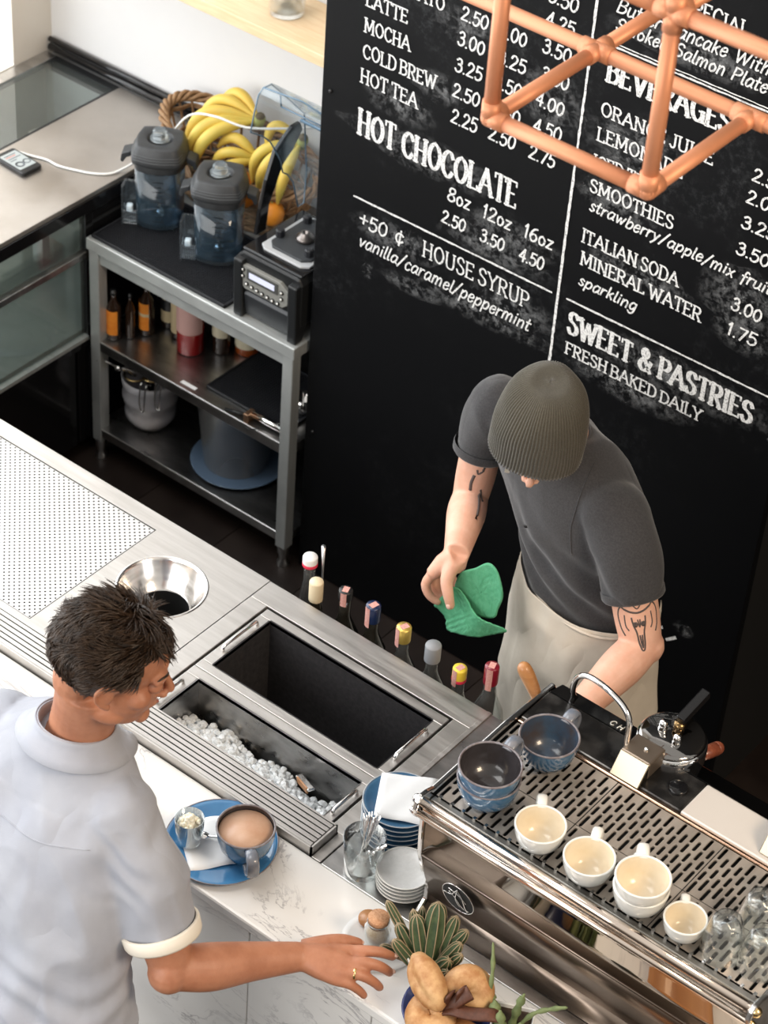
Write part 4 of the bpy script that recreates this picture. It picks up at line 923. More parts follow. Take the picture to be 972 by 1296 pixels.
S = [((-1.336, .881, .441), .0215, .165, DKG, ORL, .12, .62, BLACK, 'small dark bottle with orange label at the left end of the rack shelf', None),
     ((-1.304, .915, .441), .014, .150, DKG, None, 0, 0, BLACK, 'narrow unlabelled dark bottle between the two orange labelled bottles', None),
     ((-1.284, .962, .441), .0225, .170, DKG, ORL, .12, .66, BLACK, 'dark bottle with orange and cream label second from the rack shelf left', (CRL, .40, .46)),
     ((-1.262, 1.035, .441), .0250, .195, DKG, CRL, .12, .70, BLACK, 'dark bottle with cream and black label behind the orange labelled bottle', (BLACK, .32, .52)),
     ((-1.206, 1.015, .441), .0240, .200, DKG, CRL, .10, .80, BLACK, 'dark bottle with plain cream label hidden behind the red syrup jug', None),
     ((-1.138, .988, .441), .0400, .250, RDG, PKL, .30, .75, BLACK, 'large red syrup jug with pale pink label on the middle rack shelf', None),
     ((-1.070, 1.045, .441), .0270, .230, DKG, mat('ivory_label', (.66, .60, .44), .6), .26, .80, BLACK, 'dark bottle with ivory label right of the red syrup jug', None),
     ((-1.015, 1.095, .441), .0360, .220, AMB, mat('ivory_label'), .12, .62, BLACK, 'squat amber red bottle with white label at the right of the row', (mat('red_print', (.62, .12, .06), .6), .30, .34))]
for loc, r, h, bd, lb, l0, l1, cp, lbl, st in S: syrup(lbl, loc, r, h, bd, lb, l0, l1, cp, st)

t = thing('ceramic_crock', 'pale blue grey ribbed crock full of bar strainers on the lowest rack shelf', 'pot', (-1.272, .965, .1205))
CROCK = mat('pale_blue_glaze', (.50, .50, .54), .35, 0, (.60, .57, .58), 6, coat=.3)
prof = [(.0001, 0), (.052, 0), (.058, .008), (.074, .035), (.076, .06), (.070, .078), (.080, .10), (.084, .125), (.079, .148), (.083, .165), (.086, .20), (.082, .20), (.078, .165), (.074, .14), (.06, .03), (.0001, .02)]
B().lathe([(r, z * .87) for r, z in prof], 36).build('crock_body', CROCK, t)
def tool(name, label, loc, fn, cat='bar tool'):
    t = thing(name, label, cat, loc); fn(t); return t
def strainer(t, a, l=.16):
    b = B(); b.tube([(0, 0, 0), (l * .5 * math.cos(a), l * .5 * math.sin(a), .04), (l * math.cos(a), l * math.sin(a), .075)], .004, 6); b.tube([(l * math.cos(a), l * math.sin(a), .075), (l * 1.12 * math.cos(a), l * 1.12 * math.sin(a), .08)], .0085, 8)
    b.build('handle', CHROME, t)
    b = B(); b.lathe([(.030, 0), (.034, .002), (.034, .006), (.030, .006)], 24); b.build('strainer_ring', BRASS, t)
tool('cocktail_strainer', 'strainer with brass tipped handle sticking out left of the crock', (-1.300, .930, .292), lambda t: strainer(t, 4.1, .10))
tool('cocktail_strainer', 'strainer with coiled ring handle pointing left over the crock rim', (-1.262, .965, .290), lambda t: strainer(t, 4.45, .11))
def clip(t):
    b = B(); P = [(-.010, 0, .05), (-.010, -.02, .055), (-.010, -.028, .0), (-.006, -.026, -.035), (.006, -.026, -.035), (.010, -.028, .0), (.010, -.02, .055), (.010, 0, .05)]
    b.tube(catmull(P, 4), .0026, 6); b.build('wire_loop', CHROME, t)
tool('wire_strainer', 'wire handled strainer hooked over the front rim of the crock', (-1.222, .902, .270), clip)
tool('wire_strainer', 'short brass ended strainer at the right rim of the crock', (-1.192, .935, .275), clip)
def spoons(t):
    for i in range(5):
        a = i * 1.1; b = B(); b.tube([(0, 0, -.05), (.03 * math.cos(a), .03 * math.sin(a), .03)], .005, 6); b.ball((.03 * math.cos(a), .03 * math.sin(a), .035), (.016, .010, .005), 10); b.build('spoon_bowl', BRASS if i % 2 else BLACK_M, t)
tool('measuring_spoons', 'cluster of dark and brass measuring spoons inside the crock', (-1.265, .965, .275), spoons)

t = thing('plastic_tray', 'round blue plastic tray under the clear bucket on the lowest rack shelf', 'tray', (-.955, 1.0, .1205))
B().lathe([(.0001, 0), (.120, 0), (.140, .010), (.142, .013), (.138, .013), (.118, .005), (.0001, .005)], 40).build('tray_dish', mat('blue_plastic', (.16, .24, .36), .25, trans=.25), t)
t = thing('plastic_bucket', 'translucent frosted plastic bucket standing on the blue tray', 'bucket', (-.965, 1.0, .1265))
b = B(); n = 44; prof = [(.096, 0), (.118, .235), (.124, .238), (.124, .243), (.117, .243), (.094, .005), (.0001, .004)]
v = []; f = []
for i in range(n):
    a = 2 * PI * i / n
    for r, z in prof: v.append((r * math.cos(a), r * math.sin(a), z))
k = len(prof)
for i in range(n):
    j = (i + 1) % n
    for q in range(k - 1): f.append((i * k + q, j * k + q, j * k + q + 1, i * k + q + 1))
b.add(v, f, 0, True); b.build('bucket_body', FROST, t)
b = B(); b.tube([(.122 * math.cos(a), .122 * math.sin(a), .242) for a in [2 * PI * i / 40 for i in range(40)]], .0045, 8, closed=True); b.build('bucket_rim', FROST, t)

t = thing('portafilter_tamper', 'steel bar tool with black handle on the edge of the middle rack shelf', 'bar tool', (-.78, .855, .441))
b = B(); b.cyl((-.095, -.012, .006), (-.03, 0, .014), .0045, n=8); b.build('handle', BLACK, t)
B().cbox((-.020, .002, .014), (.016, .036, .03)).build('clamp_block', mat('copper_block', (.40, .24, .15), .35, .9), t, bevel=.003)
b = B(); b.cyl((-.014, .006, .022), (.100, .010, .022), .010, n=16); b.build('tube', CHROME, t)
b = B(); b.tube([(.03, -.014, .004), (.01, -.034, .003), (-.012, -.030, .003)], .0018, 6); b.build('wire', BLACK, t)
t = thing('steel_cup', 'small round steel cup on the black mat of the middle shelf', 'cup', (-.715, .985, .4505))
B().lathe([(.0001, 0), (.026, 0), (.028, .004), (.029, .045), (.027, .045), (.025, .006), (.0001, .005)], 24).build('cup_wall', CHROME, t)

# ------------------------------------------------------------------ liquor bottles in the rail
def liquor(label, x, top, capc, style, body, wrap=None, y=.054, R=.038):
    t = thing('liquor_bottle', label, 'bottle', (x, y, .6045), rnd.uniform(-.5, .5), None)
    H = top - .6045
    nr = .0135
    B().lathe([(.0001, 0), (R * .95, 0), (R, .006), (R, H - .16), (R * .9, H - .13), (.016, H - .085), (nr, H - .07), (nr, H - .004), (.0001, H - .004)], 24).build('bottle_glass', body, t)
    cr, ch = style
    b = B(); b.lathe([(cr * .98, H - ch), (cr, H - ch + .003), (cr, H - .003), (cr * .93, H), (.0001, H)], 22)
    if len(capc) > 1: b.lathe([(cr * 1.03, H - ch - .002), (cr * 1.03, H - ch + .006), (cr * .9, H - ch + .007)], 22, mi=1)
    b.build('bottle_cap', capc, t)
    if wrap:
        b = B(); w = cr * .42; s = cr * 1.04
        b.add([(-w, -s * .5, H + .0006), (w, -s * .5, H + .0006), (w, s * .6, H + .0006), (-w, s * .6, H + .0006)], [(0, 1, 2, 3)])
        v = []; m = 5
        for zz in (H + .0006, H - ch * .6, H - ch - .012):
            for i in range(m): a = -PI / 2 - .42 + .84 * i / (m - 1); v.append((s * math.cos(a), s * math.sin(a), zz))
        b.add(v, [(r * m + i, r * m + i + 1, (r + 1) * m + i + 1, (r + 1) * m + i) for r in range(2) for i in range(m - 1)], 0, True)
        b.build('tax_strip', mat('pink_paper_strip', (.58, .24, .20), .7, 0, (.68, .40, .36), 300), t)
    return t
DG = clear('clear_liquor_glass', (.82, .86, .86), 1.5, .03, .05, (.6, .6, .6), 1.3); DKB = mat('dark_bottle_glass', (.02, .018, .014), .06, coat=.4)
CW = mat('white_cap', (.80, .79, .78), .4); CR = mat('red_band', (.60, .03, .07), .4); CC = mat('cream_cap', (.74, .62, .42), .4); CB = mat('blue_foil', (.010, .022, .075), .3, coat=.4)
CG = mat('gold_cap', (.78, .56, .14), .3, .7); CY = mat('yellow_cap', (.84, .62, .06), .4); CGR = mat('grey_cap', (.26, .27, .29), .45); CMR = mat('maroon_foil', (.20, .008, .022), .3, coat=.4)
liquor('liquor bottle with white and red cap at the left end of the bottle rail', .051, .955, [CW, CR], (.0175, .024), DG, None, .078, .025)
liquor('liquor bottle with tall cream cap second from the left of the rail', .107, .942, [CC], (.0165, .055), DKB, None, .034, .027)
liquor('liquor bottle with black cap and pink strip behind the deep well', .176, .945, [BLACK], (.0165, .026), DKB, 1)
liquor('liquor bottle with dark blue foil neck and pink strip behind the deep well', .256, .948, [CB], (.0175, .045), DKB, 1)
liquor('liquor bottle with ribbed gold cap and pink strip', .344, .938, [CG], (.0175, .040), DG, 1)
liquor('liquor bottle with dark grey cap near the apron', .427, .936, [CGR], (.0185, .045), DG)
liquor('liquor bottle with yellow cap and pink strip in front of the apron', .503, .915, [CY, CR], (.0165, .034), DG, 1)
liquor('liquor bottle with maroon foil neck at the right end of the rail', .585, .975, [CMR], (.0165, .050), DG, 1)
t = thing('bar_spoon', 'steel bar spoon standing between the first two bottles', 'spoon', (.0845, .088, .6045))
b = B(); b.tube([(0, 0, 0), (-.006, .003, .32), (-.008, .004, .385)], [.003, .004, .0085], 10, flat=.6); b.build('spoon_shaft', mat('satin_metal', (.62, .62, .63), .3, .9), t)

# ------------------------------------------------------------------ ice and scoop
rr = random.Random(11); b = B()
for i in range(1500):
    x = rr.uniform(.10, .545); fr = rr.random() ** 1.6
    y = -.478 + fr * (.125 - .02 * max(0, (x - .2) / .35) + .012 * math.sin(x * 40)); z = .792 + .065 * (1 - fr) + rr.uniform(-.010, .010)
    s = rr.uniform(.0045, .011)
    m = Matrix.Rotation(rr.uniform(0, 3), 4, 'X') @ Matrix.Rotation(rr.uniform(0, 3), 4, 'Z')
    bb = B(); bb.lathe([(.0001, -.8), (.75, -.6), (1, .1), (.7, .7), (.0001, .85)], 6, smooth=False)
    b.add([(m @ (Vector(p) * s)) + Vector((x, y, z)) for p in bb.v], bb.f)
b.box(.095, .548, -.482, -.36, .702, .775)
o = b.build('crushed_ice', ICE); o['kind'] = 'stuff'; tag(o, 'crushed ice heaped along the front of the ice well', 'ice')
t = thing('ice_scoop', 'metal scoop with wooden backed handle stuck in the crushed ice', 'scoop', (.440, -.395, .845), -.5)
b = B(); b.cbox((0, 0, .014), (.075, .016, .006), 0, Matrix.Rotation(-.35, 4, 'Y')); b.build('scoop_handle', CHROME, t, bevel=.002)
b = B(); b.cbox((.002, -.007, .012), (.06, .004, .014), 0, Matrix.Rotation(-.35, 4, 'Y')); b.build('handle_grip', WOODM, t, bevel=.001)

# ------------------------------------------------------------------ cups, plates
def mug(name, label, loc, rz, R, H, outm, inm, rimm, group=None, liquid=None, coff=True, hs=1.0, n=40):
    t = thing(name, label, 'cup', loc, rz, group)
    o = [(.0001, .0), (R * .50, 0), (R * .53, .004), (R * .50, .006), (R * .68, H * .16), (R * .88, H * .42), (R * .97, H * .72), (R, H - .002)]
    B().lathe(o, n).build('cup_outside', outm, t)
    i_ = [(R - .0035, H - .002), (R * .92, H * .70), (R * .83, H * .42), (R * .62, H * .18), (R * .40, H * .10), (.0001, H * .09)]
    B().lathe(i_, n).build('cup_inside', inm, t)
    B().tube([((R - .0018) * math.cos(a), (R - .0018) * math.sin(a), H - .002) for a in [2 * PI * k / n for k in range(n)]], .0023, 6, closed=True).build('cup_rim', rimm, t)
    b = B(); P = [(R * .93, 0, H * .88), (R * 1.22, 0, H * .98), (R * 1.52, 0, H * .92), (R * 1.60, 0, H * .66), (R * 1.44, 0, H * .40), (R * 1.10, 0, H * .26), (R * .80, 0, H * .30)]
    b.tube(catmull([(R * .9 + (p[0] - R * .9) * hs, p[1], p[2]) for p in P], 4), .0042 * (R / .045), 8, flat=2.3, up=(0, 1, 0)); b.build('cup_handle', outm if outm is not CERB else mat('grey_blue_glaze', (.11, .14, .19), .25, 0, (.2, .2, .22), 40, coat=.4), t)
    return t
HA = 2.15
mug('latte_cup', 'large blue glazed cup of milky coffee on the blue plate', (.510, -.668, .9165), -.70, .0600, .084, CERB, CERBD, CERRIM)
COF = B(); COF.lathe([(.0001, .0), (.0545, 0), (.0545, -.002), (.0001, -.003)], 36)
t = COF.build('milky_coffee', COFFEE); t.location = (.510, -.668, .9885); tag(t, 'milky coffee filling the large blue cup', 'coffee'); 
b1 = mug('blue_mug', 'lower blue glazed mug of the stack at the machine left end', (.943, -.483, 1.2375), 1.80, .0610, .070, CERB, CERBD, CERRIM, 'blue mugs on the espresso machine')
b2 = dup(b1, (.945, -.487, 1.2725), 'upper blue glazed mug with dark inside, stacked at the machine left end', 1.62)
b3 = mug('blue_mug', 'single blue mug with paler blue inside near the steam wand', (.968, -.325, 1.2375), 1.60, .0595, .074, CERB, mat('blue_inside', (.045, .085, .14), .25, 0, (.06, .05, .05), 16, coat=.4), CERRIM, 'blue mugs on the espresso machine')
c1 = mug('cream_cup', 'cream cup nearest the blue mug stack on the espresso machine', (1.082, -.508, 1.2375), 2.15, .0490, .060, CERW, CERC, CERW, 'cream cups on the espresso machine')
dup(c1, (1.195, -.512, 1.2375), 'second cream cup from the blue mug stack', 1.95)
dup(c1, (1.306, -.507, 1.2375), 'lower cream cup of the stacked pair on the espresso machine', 2.2, scale=(1.06, 1.06, 1.0))
dup(c1, (1.308, -.511, 1.266), 'upper cream cup of the stacked pair on the espresso machine', 2.15, scale=(1.06, 1.06, 1.03))
mug('espresso_cup', 'small cream espresso cup beside the upturned glasses', (1.404, -.508, 1.2375), 2.15, .0405, .050, CERW, CERC, CERW, hs=.75)

# upturned tumblers
def upglass(label, loc):
    t = thing('upturned_glass', label, 'glass', loc, rnd.uniform(0, 3), 'upturned glasses on the espresso machine')
    n = 36; prof = [(.038, 0), (.0385, .004), (.036, .045), (.028, .085), (.024, .092), (.0001, .092)]
    inn = [(.0001, .080), (.022, .080), (.0265, .074), (.034, .040), (.0362, .002), (.038, 0)]
    b = B(); v = []; f = []; pr_ = prof + inn; k = len(pr_)
    for i in range(n):
        a = 2 * PI * i / n; w = 1 + (.012 * math.cos(a * 12))
        for r, z in pr_: v.append((r * w * math.cos(a), r * w * math.sin(a), z))
    for i in range(n):
        j = (i + 1) % n
        for q in range(k - 1): f.append((i * k + q, j * k + q, j * k + q + 1, i * k + q + 1))
    b.add(v, f, 0, True); b.build('glass_wall', GLASS, t); return t
GP = [((1.477, -.494, 1.2375), 'upturned ribbed glass nearest the small espresso cup'), ((1.497, -.409, 1.2375), 'upturned ribbed glass behind the one next to the espresso cup'),
      ((1.545, -.477, 1.2375), 'upturned ribbed glass nearest the right end of the front rail'), ((1.517, -.330, 1.2375), 'farthest upturned glass, cut by the right edge of the picture'), ((1.545, -.395, 1.2375), 'upturned glass mostly outside the right edge of the picture')]
g0 = upglass(GP[0][1], GP[0][0])
for loc, lb in GP[1:4]: dup(g0, loc, lb, rnd.uniform(0, 3))

# plates and napkin
def plate(name, label, loc, R, m, rim, group=None, sq=0, h=.012):
    t = thing(name, label, 'plate', loc, 0, group); n = 44
    rings = []
    for r, z in ((.55, 0), (.60, .001), (.94, h * .8), (1.0, h), (.985, h + .0015), (.90, h * .8 + .0012), (.60, .0042), (.3, .0036)):
        rings.append([(R * r * q * math.cos(2 * PI * i / n), R * r * q * math.sin(2 * PI * i / n), z) for i, q in enumerate(rpoly(n, 1, 4, PI / 4, -sq))])
    B().loft(rings).build('plate_dish', m, t)
    B().tube([(p[0] * .993, p[1] * .993, h + .001) for p in rings[3]], .0014, 6, closed=True).build('plate_rim', rim, t); return t
plate('serving_plate', 'blue glazed serving plate under the coffee cup and cream glass', (.452, -.675, .9025), .116, mat('bright_blue_glaze', (.045, .17, .36), .14, 0, (.06, .21, .42), 14, coat=.6), CERRIM, None, 0, .014)
pl0 = plate('blue_plate', 'topmost blue plate of the stack under the white napkin', (.692, -.402, .982), .077, CERB, PLRIM, 'stacked blue plates by the cutlery glass')
NMS = ['bottom', 'second from the bottom', 'third from the bottom', 'middle', 'third from the top', 'second from the top']
for i in range(6): dup(pl0, (.692 + rnd.uniform(-.0015, .0015), -.402 + rnd.uniform(-.0015, .0015), .8995 + i * .01375), 'blue plate %s in the stack beside the espresso machine' % NMS[i], rnd.uniform(0, 3))
nap = B(); Q = [(.619, -.372), (.717, -.307), (.772, -.427), (.680, -.475)]; v = []; m = 8
for i in range(m + 1):
    for j in range(m + 1):
        a = Vector(Q[0]).lerp(Vector(Q[1]), i / m); c = Vector(Q[3]).lerp(Vector(Q[2]), i / m); p = a.lerp(c, j / m); v.append((p.x, p.y, .9985 + .0012 * math.sin(i * 1.3 + j)))
nap.add(v, [(i * (m + 1) + j, i * (m + 1) + j + 1, (i + 1) * (m + 1) + j + 1, (i + 1) * (m + 1) + j) for i in range(m) for j in range(m)], 0, True)
o = nap.build('napkin', PAPER, solid=.0015); tag(o, 'square white paper napkin on the stack of blue plates', 'napkin')
NM2 = ['bottom', 'second from the bottom', 'middle', 'second from the top', 'top']
pw = plate('white_plate', 'small speckled white plate on top of the white stack by the machine', (.790, -.508, .939), .056, mat('speckled_white_glaze', (.80, .80, .79), .25, 0, (.74, .74, .73), 120, coat=.3), CERW, 'stacked small white plates')
for i in range(4): dup(pw, (.790 + rnd.uniform(-.001, .001), -.508, .8995 + i * .0100), 'small white plate %s of the white stack beside the machine' % ['at the bottom', 'second from the bottom', 'in the middle', 'second from the top'][i], rnd.uniform(0, 3))
# napkin and cream glass on the serving plate
nap = B(); Q = [(.345, -.690), (.405, -.612), (.528, -.665), (.455, -.772)]; v = []; m = 10
for i in range(m + 1):
    for j in range(m + 1):
        a = Vector(Q[0]).lerp(Vector(Q[1]), i / m); c = Vector(Q[3]).lerp(Vector(Q[2]), i / m); p = a.lerp(c, j / m); r = math.hypot(p.x - .452, p.y + .675)
        v.append((p.x, p.y, .9105 + .0015 * math.sin(i * 1.1 + j * .8) + max(0, r - .085) * .22))
nap.add(v, [(i * (m + 1) + j, i * (m + 1) + j + 1, (i + 1) * (m + 1) + j + 1, (i + 1) * (m + 1) + j) for i in range(m) for j in range(m)], 0, True)
o = nap.build('napkin', PAPER, solid=.0012); tag(o, 'white napkin folded on the blue plate under the coffee cup', 'napkin')
cgt = thing('cream_glass', 'small clear glass of whipped cream on the blue plate', 'glass', (.402, -.715, .915))
v = []; f = []; n = 32; prof = [(.0001, 0), (.023, 0), (.026, .004), (.0305, .068), (.029, .068), (.0245, .007), (.0001, .006)]; k = len(prof)
for i in range(n):
    a = 2 * PI * i / n
    for r, z in prof: v.append((r * math.cos(a), r * math.sin(a), z))
for i in range(n):
    j = (i + 1) % n
    for q in range(k - 1): f.append((i * k + q, j * k + q, j * k + q + 1, i * k + q + 1))
B().add(v, f, 0, True).build('glass_wall', GLASS, cgt)
b = B(); b.lathe([(.0001, .0075), (.022, .008), (.026, .05), (.0001, .052)], 20)
for i in range(70):
    a = rr.uniform(0, 2 * PI); q = rr.uniform(0, .023); b.ball((q * math.cos(a), q * math.sin(a), .052 + .014 * (1 - q / .023) + rr.uniform(-.003, .003)), rr.uniform(.0035, .0065), 8)
o = b.build('whipped_cream', CREAM); o.location = cgt.location; tag(o, 'pale yellow whipped cream heaped in the small glass', 'cream'); stuff(o)
t = thing('teaspoon', 'teaspoon lying on the napkin between cream glass and coffee cup', 'spoon', (.455, -.665, .919), .55)
b = B(); b.tube([(-.035, 0, .002), (.045, 0, .004)], [.002, .0035], 8, flat=1.6, up=(0, 1, 0)); b.ball((-.048, 0, .002), (.017, .011, .003), 12); b.build('spoon_body', CHROME, t)

# cutlery glass
GX, GY = .703, -.530
t = thing('cutlery_glass', 'heavy clear tumbler holding teaspoons beside the marble bar', 'glass', (GX, GY, .9))
v = []; f = []; n = 36; prof = [(.0001, 0), (.036, 0), (.037, .003), (.0435, .098), (.0415, .099), (.0345, .016), (.0001, .015)]; k = len(prof)
for i in range(n):
    a = 2 * PI * i / n
    for r, z in prof: v.append((r * math.cos(a), r * math.sin(a), z))
for i in range(n):
    j = (i + 1) % n
    for q in range(k - 1): f.append((i * k + q, j * k + q, j * k + q + 1, i * k + q + 1))
B().add(v, f, 0, True).build('glass_wall', GLASS, t)
def spoon(label, base, top):
    t = thing('teaspoon', label, 'spoon', base, 0, 'teaspoons in the cutlery glass')
    d = Vector(top) - Vector(base); b = B(); b.tube([d * .16, d * .55, d * .9, d], [.0022, .0024, .0042, .0034], 8, flat=.45); 
    q = d.to_track_quat('Z', 'Y').to_matrix(); b.ball(d * .08, (.011, .003, .017), 10, rot=q); b.build('spoon_body', CHROME, t)
for i in range(13):
    a = rr.uniform(0, 2 * PI); a2 = 2.2 + (i - 6) * .16 if i < 8 else 5.9 + (i - 10) * .18
    base = (GX + .012 * math.cos(a2 + PI) + rr.uniform(-.006, .006), GY + .012 * math.sin(a2 + PI) + rr.uniform(-.006, .006), .919 + rr.uniform(0, .006))
    q = .034 if i < 8 else .055
    top = (GX + q * math.cos(a2), GY + q * math.sin(a2), 1.030 + rr.uniform(-.008, .012) - (0 if i < 8 else .022))
    spoon('steel teaspoon standing in the glass, handle leaning %s' % ('back' if i < 8 else 'right toward the plates'), base, top)

# jar with cork
t = thing('paper_plate', 'thin round white dish under the corked jar', 'plate', (.848, -.655, .9025))
B().lathe([(.0001, 0), (.066, 0), (.076, .004), (.076, .0052), (.064, .0015), (.0001, .0012)], 40).build('dish', mat('matt_white', (.80, .79, .77), .5), t)
t = thing('sugar_jar', 'small glass jar of brown sugar with cork lid beside the customer hand', 'jar', (.846, -.662, .9045))
v = []; f = []; n = 30; prof = [(.0001, 0), (.024, 0), (.0265, .004), (.0265, .050), (.0215, .060), (.0225, .068), (.0205, .069), (.0195, .060), (.0240, .048), (.0240, .005), (.0001, .004)]; k = len(prof)
for i in range(n):
    a = 2 * PI * i / n
    for r, z in prof: v.append((r * math.cos(a), r * math.sin(a), z))
for i in range(n):
    j = (i + 1) % n
    for q in range(k - 1): f.append((i * k + q, j * k + q, j * k + q + 1, i * k + q + 1))
B().add(v, f, 0, True).build('glass_wall', GLASS, t)
B().lathe([(.0001, .005), (.0232, .005), (.0232, .034), (.0001, .036)], 24).build('sugar_fill', SUGAR, t)
B().lathe([(.0001, .058), (.0190, .058), (.0215, .078), (.0205, .080), (.0001, .080)], 28).build('cork_lid', CORK, t)
t = thing('wooden_coaster', 'round dark wooden coaster lying behind the corked sugar jar', 'coaster', (.800, -.630, .909))
B().lathe([(.0001, 0), (.020, 0), (.021, .003), (.021, .009), (.0001, .010)], 24).build('coaster_disc', WOODM, t)

# ------------------------------------------------------------------ cacti, bagels, caddy
def potted(name, label, loc): return thing(name, label, 'cactus', loc)
def ribbed(b, p0, p1, r, ribs=9, mi=0, n=12, bow=(0, 0, 0)):
    p0, p1, bow = Vector(p0), Vector(p1), Vector(bow); d = p1 - p0; u = d.orthogonal().normalized(); w = d.normalized().cross(u); rings = []; N = ribs * 4
    for i in range(n + 1):
        t = i / n; c = p0 + d * t + bow * math.sin(PI * t); q = r * (.72 + .5 * math.sin(PI * min(1, t * .9 + .1)) * .6) * (1 if t < .8 else math.sqrt(max(.003, 1 - ((t - .8) / .2) ** 2)))
        rings.append([c + (u * math.cos(2 * PI * k / N) + w * math.sin(2 * PI * k / N)) * q * (1 + .14 * math.cos(2 * PI * k / 4)) for k in range(N)])
    b.loft(rings, mi); return rings
pc = potted('potted_cactus', 'clustered ribbed green cactus in a white pot beside the bagels', (.968, -.655, .9025))
B().lathe([(.0001, 0), (.034, 0), (.037, .004), (.046, .060), (.047, .064), (.043, .064), (.041, .054), (.0001, .050)], 30).build('pot', mat('white_pot_glaze', (.80, .79, .78), .2, coat=.4), pc)
B().lathe([(.0001, .054), (.0425, .053), (.0001, .0535)], 20).build('soil', SOIL, pc)
stems = [((.0, 0, .045), (-.020, .040, .165), .019), ((-.010, -.01, .045), (-.045, .005, .140), .015), ((.012, .012, .045), (.018, .050, .145), .013), ((-.018, .0, .04), (-.062, .018, .130), .0105), ((-.025, -.012, .04), (-.070, -.018, .115), .012),
         ((-.02, -.025, .04), (-.058, -.045, .100), .011), ((.022, -.002, .04), (.052, .022, .118), .012), ((.03, .0, .04), (.066, .008, .108), .010), ((.025, -.018, .04), (.052, -.012, .100), .0135), ((.012, .02, .045), (.048, .046, .130), .012),
         ((-.03, .01, .04), (-.055, .040, .125), .008), ((.03, -.025, .045), (.064, -.03, .090), .008), ((-.03, -.02, .04), (-.082, -.052, .070), .008), ((-.06, -.01, .085), (-.088, -.002, .112), .008), ((-.055, -.008, .08), (-.112, .0, .132), .0085)]
for s0, s1, r in stems:
    b = B(); rings = ribbed(b, s0, s1, r, 8)
    for k in range(0, 32, 4):
        b.tube([rings[i][k] for i in range(0, 13)], .0011, 4, 1)
    b.build('cactus_stem', [CACT, SPINE], pc)
p2 = potted('potted_cactus', 'small pale green cactus with long thin arms in a square white pot', (1.178, -.672, .9025))
b = B(); b.loft([[(sx * q, sy * q, z) for sx, sy in ((-1, -1), (1, -1), (1, 1), (-1, 1))] for q, z in ((.034, 0), (.036, .004), (.040, .052), (.040, .055), (.036, .055), (.035, .045))]); b.build('pot', mat('white_pot_glaze'), p2, bevel=.003); p2.rotation_euler.z = .45
B().box(-.035, .035, -.035, .035, .040, .046).build('soil', SOIL, p2)
Rz = Matrix.Rotation(-.45, 3, 'Z')
def arm2(pts, r): 
    P = catmull([Rz @ Vector(p) for p in pts], 5); n = len(P); b = B(); b.tube(P, [r * (.9 + .25 * math.sin(i * 1.9)) * (1 if i < n - 3 else (.8, .55, .25)[i - n + 3]) for i in range(n)], 8); b.build('cactus_arm', CACT2, p2)
for pts, r in (([(-.03, -.01, .04), (-.055, .0, .09), (-.070, .02, .135), (-.092, .045, .168)], .0045), ([(0, 0, .04), (.0, .012, .08), (.005, .02, .12)], .0085), ([(.01, 0, .04), (.03, .02, .082), (.06, .038, .105), (.085, .046, .122)], .0052),
               ([(-.02, -.015, .04), (-.028, -.02, .075), (-.035, -.015, .1)], .0115), ([(-.035, .0, .04), (-.05, .0, .07), (-.056, .006, .088)], .0095), ([(.0, -.02, .04), (-.004, -.035, .075), (-.012, -.03, .105)], .0105), ([(.02, -.015, .04), (.03, -.025, .07), (.028, -.018, .09)], .0105)): arm2(pts, r)
bw = thing('pastry_bowl', 'dark blue glazed bowl under the bagels at the bar edge', 'bowl', (1.062, -.722, .9025))
B().lathe([(.0001, 0), (.045, 0), (.060, .012), (.084, .036), (.086, .040), (.081, .039), (.055, .014), (.0001, .008)], 40).build('bowl_dish', mat('deep_blue_glaze', (.03, .04, .14), .2, 0, (.05, .07, .2), 30, coat=.5), bw)
def bagel(label, loc, rot, R, r, flat=.85, stretch=1.0):
    t = thing('bagel', label, 'bagel', loc); n = 40; m = 16; v = []; M = rot
    if R < .021:
        b = B(); b.ball((0, 0, 0), 1, 28); b.v = [tuple(M.to_matrix() @ Vector((p[0] * .062 * (1 - .12 * p[0] * p[1]), p[1] * .036, p[2] * .030 * (1 - .22 * math.exp(-(p[1] * 4) ** 2) * (p[2] > 0)))) * (1 + .05 * mnoise.noise(Vector(p) * 2.5))) for p in b.v]
        b.build('bread', BREAD, t); return
    M = rot.to_matrix() if hasattr(rot, 'to_matrix') else rot
    for i in range(n):
        a = 2 * PI * i / n
        for j in range(m):
            c = 2 * PI * j / m; q = r * (1 + .10 * mnoise.noise(Vector((math.cos(a) * 1.5, math.sin(a) * 1.5, c * .4)) + Vector(loc) * 9)); p = Vector(((R + q * math.cos(c)) * math.cos(a) * stretch, (R + q * math.cos(c)) * math.sin(a), q * math.sin(c) * flat)); v.append(M @ p)
    B().add(v, [(i * m + j, ((i + 1) % n) * m + j, ((i + 1) % n) * m + (j + 1) % m, i * m + (j + 1) % m) for i in range(n) for j in range(m)], 0, True).build('bread', BREAD, t, sub=1)
from mathutils import Euler
bagel('golden elongated bagel standing in front, its side to the camera', (1.022, -.738, 1.005), Euler((1.15, .10, -.45)), .0200, .0290, .85, 1.30)
bagel('round bagel behind the brown strap caddy', (1.083, -.690, .982), Euler((.75, .1, .35)), .0235, .0290, .85)
bagel('bagel at the very bottom edge of the picture in the blue bowl', (1.055, -.765, .955), Euler((.3, .1, 0)), .023, .027, .8)
t = thing('strap_caddy', 'brown wooden caddy of crossed curved straps beside the bagels', 'caddy', (1.12, -.745, .9025))
def strap(pts, w=.016, name='wood_strap', up=(0, 1, 0)):
    b = B(); b.tube(catmull(pts, 5), .0035, 8, flat=w / .0035 / 1.0, up=up); b.build(name, WOODD, t)
